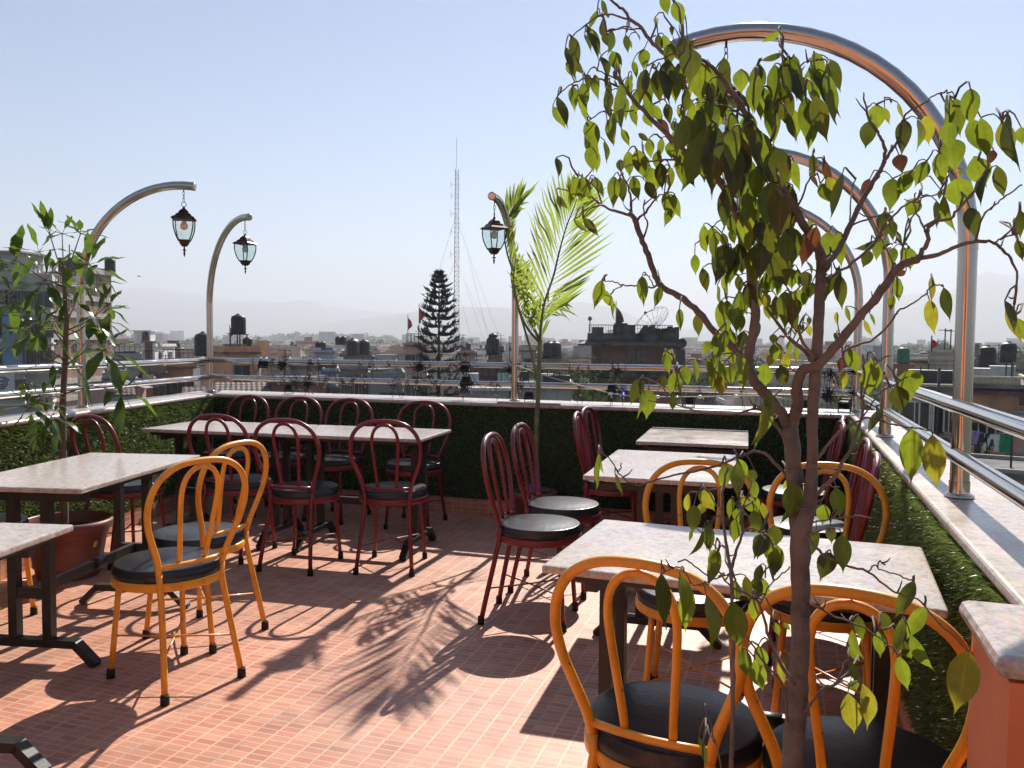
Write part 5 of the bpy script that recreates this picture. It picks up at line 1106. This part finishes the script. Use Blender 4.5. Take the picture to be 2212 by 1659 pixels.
# right hand side beyond the thick rails
def right_side():
    D=46
    hb(1965,2046,783,D,7,'cream','cream house with a balustraded parapet right of the green tank',floor=2.8,hut=False,nwin=2,parapet=.1,rzoff=-.2)
    p=at(1951,785,D-1); tank(p.x,p.y,p.z,.62,'tall green water tank on a brown plinth beyond the right rails','tankg',group=None)
    mb=MB(); mb.box((0,0,0),(1.0,.9,.7)); o=mb.build('tank_plinth',wallmat('brick'),label='brown red plinth under the green water tank',cat='plinth'); o.location=(p.x,p.y,p.z-.36)
    flag(at(2011,776,D),1.3,'small red flag on the roof beyond the right rails','redflag',.7)
    r1=hb(1966,2100,842,36,7,'cream','big cream house with stained walls below the right rails',floor=2.3,hut=False,nwin=4,white=True,parapet=.12)
    r2=hb(2096,2194,836,33,7,'peach','orange house with balustrade and wide eave at the right edge',floor=3.4,hut=False,nwin=2,white=True,parapet=.0,rzoff=.0)
    # balustrade on the roof
    mb=MB(); w_=(at(2096,836,33)-at(2194,836,33)).length; H=at(2145,836,33).z-GZ
    for i in range(26): mb.lathe([(.03,0),(.055,.07),(.03,.13),(.045,.19),(.03,.24)],6,(-w_/2+w_*i/25,-3.6,H+.12))
    mb.bar((-w_/2-.1,-3.6,H+.39),(w_/2+.1,-3.6,H+.39),.16,.08); mb.build('balustrade',wallmat('cream'),r2)
    mb=MB(); mb.add([(-w_/2-.5,-4.0,H-.30),(w_/2+.4,-4.0,H-.30),(w_/2+.2,-3.4,H-.02),(-w_/2-.3,-3.4,H-.02)],[(0,1,2,3)]); mb.build('tiled_eave',M['tin'],r2)
    mb=MB(); mb.box((0,-3.9,at(2145,902,33).z-GZ),(w_+.6,.9,.35)); mb.build('balcony_slab',M['roofdk'],r2)
    r3=hb(1992,2192,822,42,5,'cream','low terrace house with a pale balustrade beyond the right rails',hut=False,nwin=7,parapet=.15,ww=1.0,floor=2.2)
    for rr_,dp_,n_ in ((r3,2.72,60),(r1,3.74,34)):
        wq=rr_.children[0].dimensions.x; hq=rr_.children[0].dimensions.z; wq=max((v.co.x for v in rr_.children[0].data.vertices))*2; hq=max((v.co.z for v in rr_.children[0].data.vertices)); mb=MB()
        for i in range(n_+1): mb.lathe([(.035,0),(.06,.12),(.03,.26),(.05,.4),(.035,.5)],6,(-wq/2+wq*i/n_,-dp_,hq+.15))
        mb.bar((-wq/2-.1,-dp_,hq+.7),(wq/2+.1,-dp_,hq+.7),.18,.1); mb.build('balustrade',wallmat('cream'),rr_)
    mb=MB(); hq=max((v.co.z for v in r1.children[0].data.vertices)); wq=max((v.co.x for v in r1.children[0].data.vertices))*2; mb.box((0,-3.75,hq-3.3),(wq+.3,.5,.5)); mb.build('stained_band',M['roofdk'],r1)
    mb=MB(); mb.tube([(wq*.1,-3.62,hq),(wq*.1,-3.62,hq-8)],.06,6); mb.build('drain_pipe',M['rust'],r1)
    # washing line
    a=at(2097,929,31.5); b=at(2196,934,31.0); root=empty('washing_line',a,label='washing line with purple, black, white and green clothes before the orange house',cat='washing line')
    n=14; mb=MB(); mb.tube([(b-a)*(i/n)+Vector((0,0,-.12*4*(i/n)*(1-i/n))) for i in range(n+1)],.014,4); mb.build('line',M['cable'],root)
    X=(b-a).normalized()
    for t,w_,h_,mt,tr in ((.08,.45,.5,'cloth_a',0),(.27,.5,1.3,'cloth_b',1),(.47,.5,.65,'cloth_c',1),(.78,.42,.7,'cloth_d',0)):
        mb=MB(); c0=(b-a)*t+Vector((0,0,-.12*4*t*(1-t))); V=[]; k=7
        for j in range(k+1):
            for i in range(9):
                s=(i/8-.5); z=-h_*j/k; y=.04*math.sin(i*1.6+j*.6); V.append(c0+X*(s*w_*(1+.1*j/k))+Vector((0,y,z)))
        F=[]
        for j in range(k):
            for i in range(8):
                if tr and j>1 and i in (3,4): continue
                F.append((j*9+i,j*9+i+1,(j+1)*9+i+1,(j+1)*9+i))
        mb.add(V,F); o=mb.build('garment',M[mt],root); so=o.modifiers.new('s','SOLIDIFY'); so.thickness=.03
    hb(2197,2290,935,31,6,'pink','low pink house at the extreme right edge',hut=False,nwin=2); hb(2100,2300,1032,23,3,'concrete','dark flat roof right below the orange house',hut=False,nwin=4,parapet=.12,roof=M['roofdk'])
    hb(2140,2260,800,60,8,'concrete','dark house with a flat terrace at the right edge',hut=False); hb(2085,2120,777,70,7,'brown','brown house with a pale upswept roof behind the nearest arch post',hut=False)
    p=at(2178,777,58); tank(p.x,p.y,p.z-.2,1.0,'black tank on the dark house at the right edge'); p=at(2132,785,60); tank(p.x,p.y,p.z-.3,1.1,'black tank right of the nearest arch post')
right_side()
# far apartment towers
for i,(u0,u1,v,D,h_) in enumerate(((333,353,719,1500,0),(368,396,716,1550,0),(992,1014,731,1250,0),(1012,1037,730.5,1300,0),(1154,1183,734,1500,0),(1862,1891,737,900,0),(2100,2118,744,1300,0),(2118,2142,745,1350,0),(2147,2166,751,1500,0),(2168,2191,748,1500,0))):
    lbs=['pale tower block on the horizon, left of the pair above the left rails','pale tower block on the horizon, right of the pair above the left rails','left half of the long white apartment blocks right of the pine','right half of the long white apartment blocks right of the pine','faint grey block on the horizon behind the palm','dark hazy tower seen between the two right arches','faint block with a flat crown right of the nearest arch','second faint block right of the nearest arch','third faint block towards the right edge','faint stepped block nearest the right edge']
    hb(u0,u1,v,D,26,'white' if i!=5 else 'grey',lbs[i],name='tower_block',floor=3,ww=3.2,wh=1.5,detail=1 if i in(2,3) else 0,hut=True,parapet=1,cat='apartment block')
# ---- procedural houses
r=random.Random(42); keys=['grey','concrete','cream','brick','pink','white','peach','brown','grey','cream','concrete','pink']
NM={'grey':'grey','concrete':'bare concrete','cream':'cream','brick':'brick red','pink':'pinkish','white':'white','peach':'peach','brown':'brown','blue':'pale blue','yellow':'yellow'}
MARKS=[(240,'behind the left rails'),(455,'between the beige block and the back left post'),(700,'just right of the back left post'),(900,'left of the pine'),(1110,'between the pine and the middle post'),(1250,'between the palm and the brick house'),(1470,'around the brick house'),(1560,'just right of the brick house'),(1660,'behind the left fig trunk'),(1760,'behind the two fig trunks'),(1850,'just right of the fig trunks'),(2060,'between the right arches'),(9999,'right of the nearest arch')]
def where(u): return next(t for a,t in MARKS if u<a)
PEND=[]
def later(o,base_,u,cat,grp): PEND.append((o,base_+' '+where(u),u)); o['category']=cat; o['group']=grp
def settle():
    d={}
    for o,l,u in PEND: d.setdefault(l,[]).append((u,o))
    W=['leftmost','second from left','third from left','fourth from left','fifth from left','sixth from left','seventh from left','eighth from left']
    for l,v in d.items():
        v.sort(key=lambda q:q[0])
        for i,(u,o) in enumerate(v):
            o['label']=l if len(v)==1 or len(v)>8 else l+', '+(W[i] if i<len(v)-1 or len(v)>8 else 'rightmost')
def free(x,y,rad): return all((x-a)**2+(y-b)**2>(rad+c)**2 for a,b,c in occ)
placed=[]; tries=0
while len(placed)<270 and tries<40000:
    tries+=1; k=len(placed)
    if k<60: D=r.uniform(80,190)
    elif k<165: D=r.uniform(170,400)
    else: D=r.uniform(360,800)
    u=r.uniform(225,2330); wd=r.uniform(4.8,8.5)*(1 if D<400 else 1.3); dp=r.uniform(6,9); p=at(u,800,D)
    if not free(p.x,p.y,wd*.46): continue
    zt=r.uniform(-6.5,-1.6) if D<130 else (r.uniform(-6,-1.0) if D<380 else r.uniform(-6,1.5)); 
    if r.random()<.06: zt+=2
    col=r.choice(keys); band='near' if D<190 else ('mid' if D<380 else 'far'); side='left' if u<800 else ('middle' if u<1500 else 'right')
    lab=f'{NM[col]} '+{'near':'nearer city house','mid':'hazy house','far':'tiny distant house'}[band]; grp=f'{NM[col]} {band} houses, {side}'
    hh_=house(p.x,p.y,wd,dp,zt,dirang(u)+r.uniform(-.6,.6),col,lab,group=grp,detail=1 if D<400 else 0,seed=k,parapet=r.choice((.3,.6,.9)),nwin=3)
    later(hh_,lab,u,'house',grp); reserve(p.x,p.y,wd*.46); placed.append((p.x,p.y,zt,D,side,u))
for i,(x,y,zt,D,side,u) in enumerate(placed):
    if D<420 and i%3!=0:
        n=r.choice((1,1,2)) 
        for j in range(n): later(tank(x+r.uniform(-1.5,1.5)+j*1.3,y+r.uniform(-1.5,1.5),zt+.1,r.uniform(.8,1.15),'t',group='g',stand=r.choice((0,0,.8))),('near' if D<190 else 'hazy')+' black roof tank',u+j*4,'water tank','rooftop tanks, '+side)
# distant city as one mass

mb=MB(); r=random.Random(8)
for _ in range(9000):
    D=800*(4.6)**(r.random()**.8) if _<5200 else r.uniform(330,950); u=r.uniform(-250,2450); p=at(u,760,D); zt=(r.uniform(3,10)+(r.random()**14)*20) if _<5200 else r.uniform(6.5,12.6); wd=r.uniform(7,18) if _<5200 else r.uniform(4,9)
    if _>=5200 and not free(p.x,p.y,wd*.5): continue
    mb.box((p.x,p.y,GZ+zt/2),(wd,r.uniform(7,16),zt),rz=r.uniform(0,1.5),mi=r.choice((0,0,1,2,3)))
mb.build('distant_city',[wallmat('grey'),wallmat('white'),wallmat('cream'),wallmat('pink')],label='hazy mass of tiny buildings filling the valley out to the hills',cat='city',kind='stuff')
# ---- trees
fm=leaf('city_tree_leaf',(.02,.045,.014),(.05,.085,.02),(.10,.16,.03),.25,.6); fm2=leaf('dark_conifer_leaf',(.010,.026,.016),(.022,.045,.026),(.03,.06,.025),.15,.6); fm3=leaf('flowering_shrub_leaf',(.05,.09,.025),(.10,.14,.03),(.15,.2,.05),.3,.6)
M['petal']=simple('red_bougainvillea',(.42,.05,.06),.8)
def clump(mb,c,R,n,s,r,mi=0,flat=.8):
    for _ in range(n):
        d=Vector((r.gauss(0,1),r.gauss(0,1),r.gauss(0,1))); d.normalize(); p=c+Vector((d.x,d.y,d.z*flat))*R*(r.random()**.35)
        a=Vector((r.gauss(0,1),r.gauss(0,1),r.gauss(0,1))).normalized()*s*r.uniform(.6,1.3); b=a.orthogonal().normalized()*s*r.uniform(.5,1)
        mb.add([p-a*.5,p+b*.5,p+a*.5,p-b*.5],[(0,1,2,3)],mi)
def tree_proto(seed,h,spread,dens=1.0,leafs=.42,mat=None):
    r=random.Random(seed); root=empty('broadleaf_tree'); mb=MB(); mb.tube([(0,0,0),(.1,0,h*.3),(0,.1,h*.55)],[.28,.2,.12],7)
    fo=MB()
    for i in range(int(11*dens)+4):
        a=r.random()*6.28; q=r.random()**.6*spread; z=h*(.42+.5*r.random()*(1-.35*q/spread)); c=Vector((q*math.cos(a),q*math.sin(a),z)); mb.tube([(0,0,h*.4),tuple(c*.6+Vector((0,0,h*.2))),tuple(c)],[.1,.06,.03],5)
        clump(fo,c,h*.17*r.uniform(.7,1.25),int(120*dens),leafs,r)
    mb.build('trunk',M['bark2'],root); fo.build('crown',mat or fm,root); return root
protos=[tree_proto(1,9,3.2),tree_proto(2,12,3.6),tree_proto(3,7,3.0),tree_proto(4,11,2.4)]
r=random.Random(77); used=[False]*4; cnt=0; tries=0
spots=[(1216,785,70),(1245,790,66),(1262,788,68),(1185,800,62),(1890,772,150),(1925,765,190),(1990,765,230),(2055,758,240),(2080,762,200),(2190,760,170),(2205,770,120),(2125,768,160),(2150,775,150),(1480,775,130),(1600,770,180),(700,772,160),(812,800,85),(826,800,90),(1125,775,150),(1135,845,60),(1180,842,55),(390,758,300),(330,770,200),(1700,770,200),(1760,768,260),(1830,768,210),(1905,842,60),(1840,835,70),(1870,850,50)]
while cnt<78 and tries<3000:
    tries+=1
    if cnt<len(spots): u,v,D=spots[cnt]; p=at(u,v,D); ztop=p.z+2
    else:
        D=r.uniform(150,750); u=r.uniform(240,2320) if r.random()<.5 else r.uniform(1850,2320); p=at(u,800,D); ztop=r.uniform(-3,4.5)*(1 if D<400 else 1.5)
        if not free(p.x,p.y,2.5): continue
    k=r.randrange(4); o=protos[k] if not used[k] else copy_tree(protos[k]); used[k]=True; hh=(9,12,7,11)[k]; s_=(ztop-GZ)/hh*r.uniform(.92,1.0)
    o.location=(p.x,p.y,GZ); o.scale=(s_*.8,s_*.8,s_); o.rotation_euler=(0,0,r.random()*6)
    side='left' if u<800 else ('middle' if u<1500 else 'right'); later(o,('near green tree' if D<200 else ('hazy tree' if D<420 else 'faint distant tree')),u,'tree',f'city trees, {side}'); cnt+=1
settle()
# far woods
mb=MB(); r=random.Random(5)
for _ in range(2300):
    D=r.uniform(700,3600); u=r.uniform(-250,2450)
    if u>1850 and r.random()<.5: D=r.uniform(350,1200)
    p=at(u,760,D); R0=r.uniform(4,9)*(1 if D<1500 else 1.6); top=r.uniform(5,15)*(1 if D<1800 else 1.35)
    if 480<u<930 and D>1500: top+=11*math.sin(math.pi*(u-480)/450)+4
    clump(mb,Vector((p.x,p.y,GZ+top-R0*.6)),R0,34,R0*.55,r)
mb.build('far_woods',fm,label='belt of hazy woods between the city and the hills',cat='woods',kind='stuff')
# flowering shrubs on the terrace left of the brick house
def shrubs():
    c=at(1240,800,66); root=empty('flowering_shrub',c,label='bush of red flowers on the roof left of the brick house',cat='shrub'); r=random.Random(6); fo=MB(); fl=MB()
    for i in range(16): q=Vector((r.uniform(-1.3,1.3),r.uniform(-.8,.8),r.uniform(-.3,1.2))); clump(fo,q,.42,90,.10,r); clump(fl,q+Vector((0,-.1,.1)),.45,26,.08,r)
    fo.build('foliage',fm3,root); fl.build('flowers',M['petal'],root)
shrubs()
# tall pine (monkey puzzle like) beyond the back wall
def araucaria():
    D=58; b=at(948,740,D); top=at(948,586,D).z; s=D/FPX; root=empty('norfolk_pine',(b.x,b.y,GZ),label='tall dark symmetrical pine with tiers of upcurved branches in front of the radio mast',cat='tree'); r=random.Random(12)
    mb=MB(); H=top-GZ; mb.tube([(0,0,0),(0,0,H*.5),(0,0,H-.3),(0,0,H)],[.22,.14,.035,.02],8); mb.build('trunk',fm2,root)
    br=MB(); fo=MB(); tiers=[(593,3),(601,8),(610,12),(620,17),(631,22),(643,25),(656,29),(671,31),(687,35),(704,39),(721,43),(739,47),(757,51),(777,54),(799,57),(822,60),(848,64),(880,66),(915,68)]
    for v,rad in tiers:
        z=at(948,v,D).z-GZ; L=rad*s; k=r.choice((6,7,7)); ph=r.random()*6
        for i in range(k):
            a=ph+2*math.pi*i/k+r.uniform(-.12,.12); l=L*r.uniform(.85,1.12); P_=[]
            for j in range(8): t=j/7; P_.append(Vector((l*t*math.cos(a),l*t*math.sin(a),z-.16*l*math.sin(t*2.6)+.22*l*t*t)))
            br.tube(P_,[.035*(1-.8*j/7)+.006 for j in range(8)],4)
            for j in range(2,8):
                for q in range(3 if v<640 else 5):
                    c=P_[j]+Vector((r.gauss(0,.06),r.gauss(0,.06),r.uniform(.0,.10)))*(1 if v<640 else 1.4)*(1.15 if j>4 else .8); d=(P_[j]-P_[j-1]).normalized(); d=(d+Vector((r.uniform(-.7,.7),r.uniform(-.7,.7),r.uniform(.1,.6)))).normalized(); ll=r.uniform(.2,.42)
                    sd=d.cross(Vector((r.uniform(-1,1),r.uniform(-1,1),r.uniform(-1,1)))).normalized()*.06; fo.add([c-sd,c+sd,c+d*ll],[(0,1,2)]); sd=d.cross(sd.normalized())*.06; fo.add([c-sd,c+sd,c+d*ll],[(0,1,2)])
    br.build('branches',fm2,root); fo.build('crown',fm2,root); reserve(b.x,b.y,3)
araucaria()
def mast():
    D=240; b=at(984,760,D); s=D/FPX; ztop=at(981,370,D).z; root=empty('radio_mast',(b.x,b.y,GZ),.4,label='tall thin lattice radio mast with guy wires behind the pine',cat='mast'); H=ztop-GZ; ms=[MB(),MB()]
    n=46
    def rad(t): return (1.15-.55*t)
    for k in range(n):
        t0=k/n; t1=(k+1)/n; m_=ms[0 if (k//4)%3==0 else 1]
        for i in range(3):
            a=2*math.pi*i/3; a2=2*math.pi*(i+1)/3; p=Vector((rad(t0)*math.cos(a),rad(t0)*math.sin(a),H*t0)); q=Vector((rad(t1)*math.cos(a),rad(t1)*math.sin(a),H*t1)); p2=Vector((rad(t0)*math.cos(a2),rad(t0)*math.sin(a2),H*t0)); q2=Vector((rad(t1)*math.cos(a2),rad(t1)*math.sin(a2),H*t1))
            m_.bar(p,q,.12); m_.bar(p,p2,.06); m_.bar(p if k%2 else p2,q2 if k%2 else q,.06)
    ms[0].build('red_sections',M['paintred'],root); ms[1].build('lattice',simple('mast_grey_paint',(.035,.036,.042),.6),root)
    mb=MB(); mb.bar((0,0,H),(0,0,H+(370-303)*s),.09); mb.build('aerial_rod',M['rust'],root)
    mb=MB(); r=random.Random(1)
    for z in (.62,.72,.8,.88,.93): mb.bar((-.5,-.4,H*z),(-1.5,-.8,H*z),.07); mb.bar((-1.5,-.8,H*z-.9),(-1.5,-.8,H*z+.9),.1)
    mb.build('antennas',M['rust'],root)
    for tz,ex in ((.58,(20,16)),(.78,(20,16)),(.62,(13,-12)),(.84,(13,-12)),(.6,(-16,6)),(.8,(-16,6)),(.5,(9,-6))):
        mb=MB(); mb.tube([(0,0,H*tz),(ex[0]*.5,ex[1]*.5,H*tz*.5-.8),(ex[0],ex[1],0)],.035,4); mb.build('guy_wire',M['tinlight'],root)
mast()
def bird(p,s,label):
    root=empty('bird',p,label=label,cat='bird'); mb=MB(); mb.tube([(-.5*s,0,0),(-.2*s,0,.02*s),(.15*s,0,.02*s),(.42*s,0,0),(.52*s,0,-.02*s)],[.01*s,.09*s,.11*s,.05*s,.01*s],7); mb.build('body',M['tank'],root)
    for q in (-1,1): mb=MB(); V=[(-.1*s,0,.05*s),(.15*s,0,.05*s),(.12*s,q*.45*s,.22*s),(-.1*s,q*.45*s,.2*s),(-.1*s,q*.95*s,.1*s)]; mb.add(V,[(0,1,2,3),(3,2,4)]); mb.add([(a,b,c-.02*s) for a,b,c in V],[(0,3,2,1),(3,4,2)]); mb.build('wing',M['tank'],root)
bird(at(300,597,160),.75,'dark bird gliding high to the right of the beige apartment block'); bird(at(1376/2.949*0+686,758,220),.7,'tiny bird over the woods left of the pine')
# ---- the air of the valley
def haze():
    N=NT('valley_haze'); N.t.nodes.remove(N.b); v=N.n('VolumePrincipled'); v.inputs['Color'].default_value=(.86,.91,.98,1); v.inputs['Density'].default_value=HAZE; v.inputs['Anisotropy'].default_value=.2
    N.l(v.outputs[0],N.out.inputs['Volume']); mb=MB(); mb.box((0,2000,(GZ-1+640)/2),(26000,21000,641-GZ)); o=mb.build('haze',N.m,label='pale haze filling the valley',cat='haze',kind='stuff')
HAZE=3.3e-4
haze()
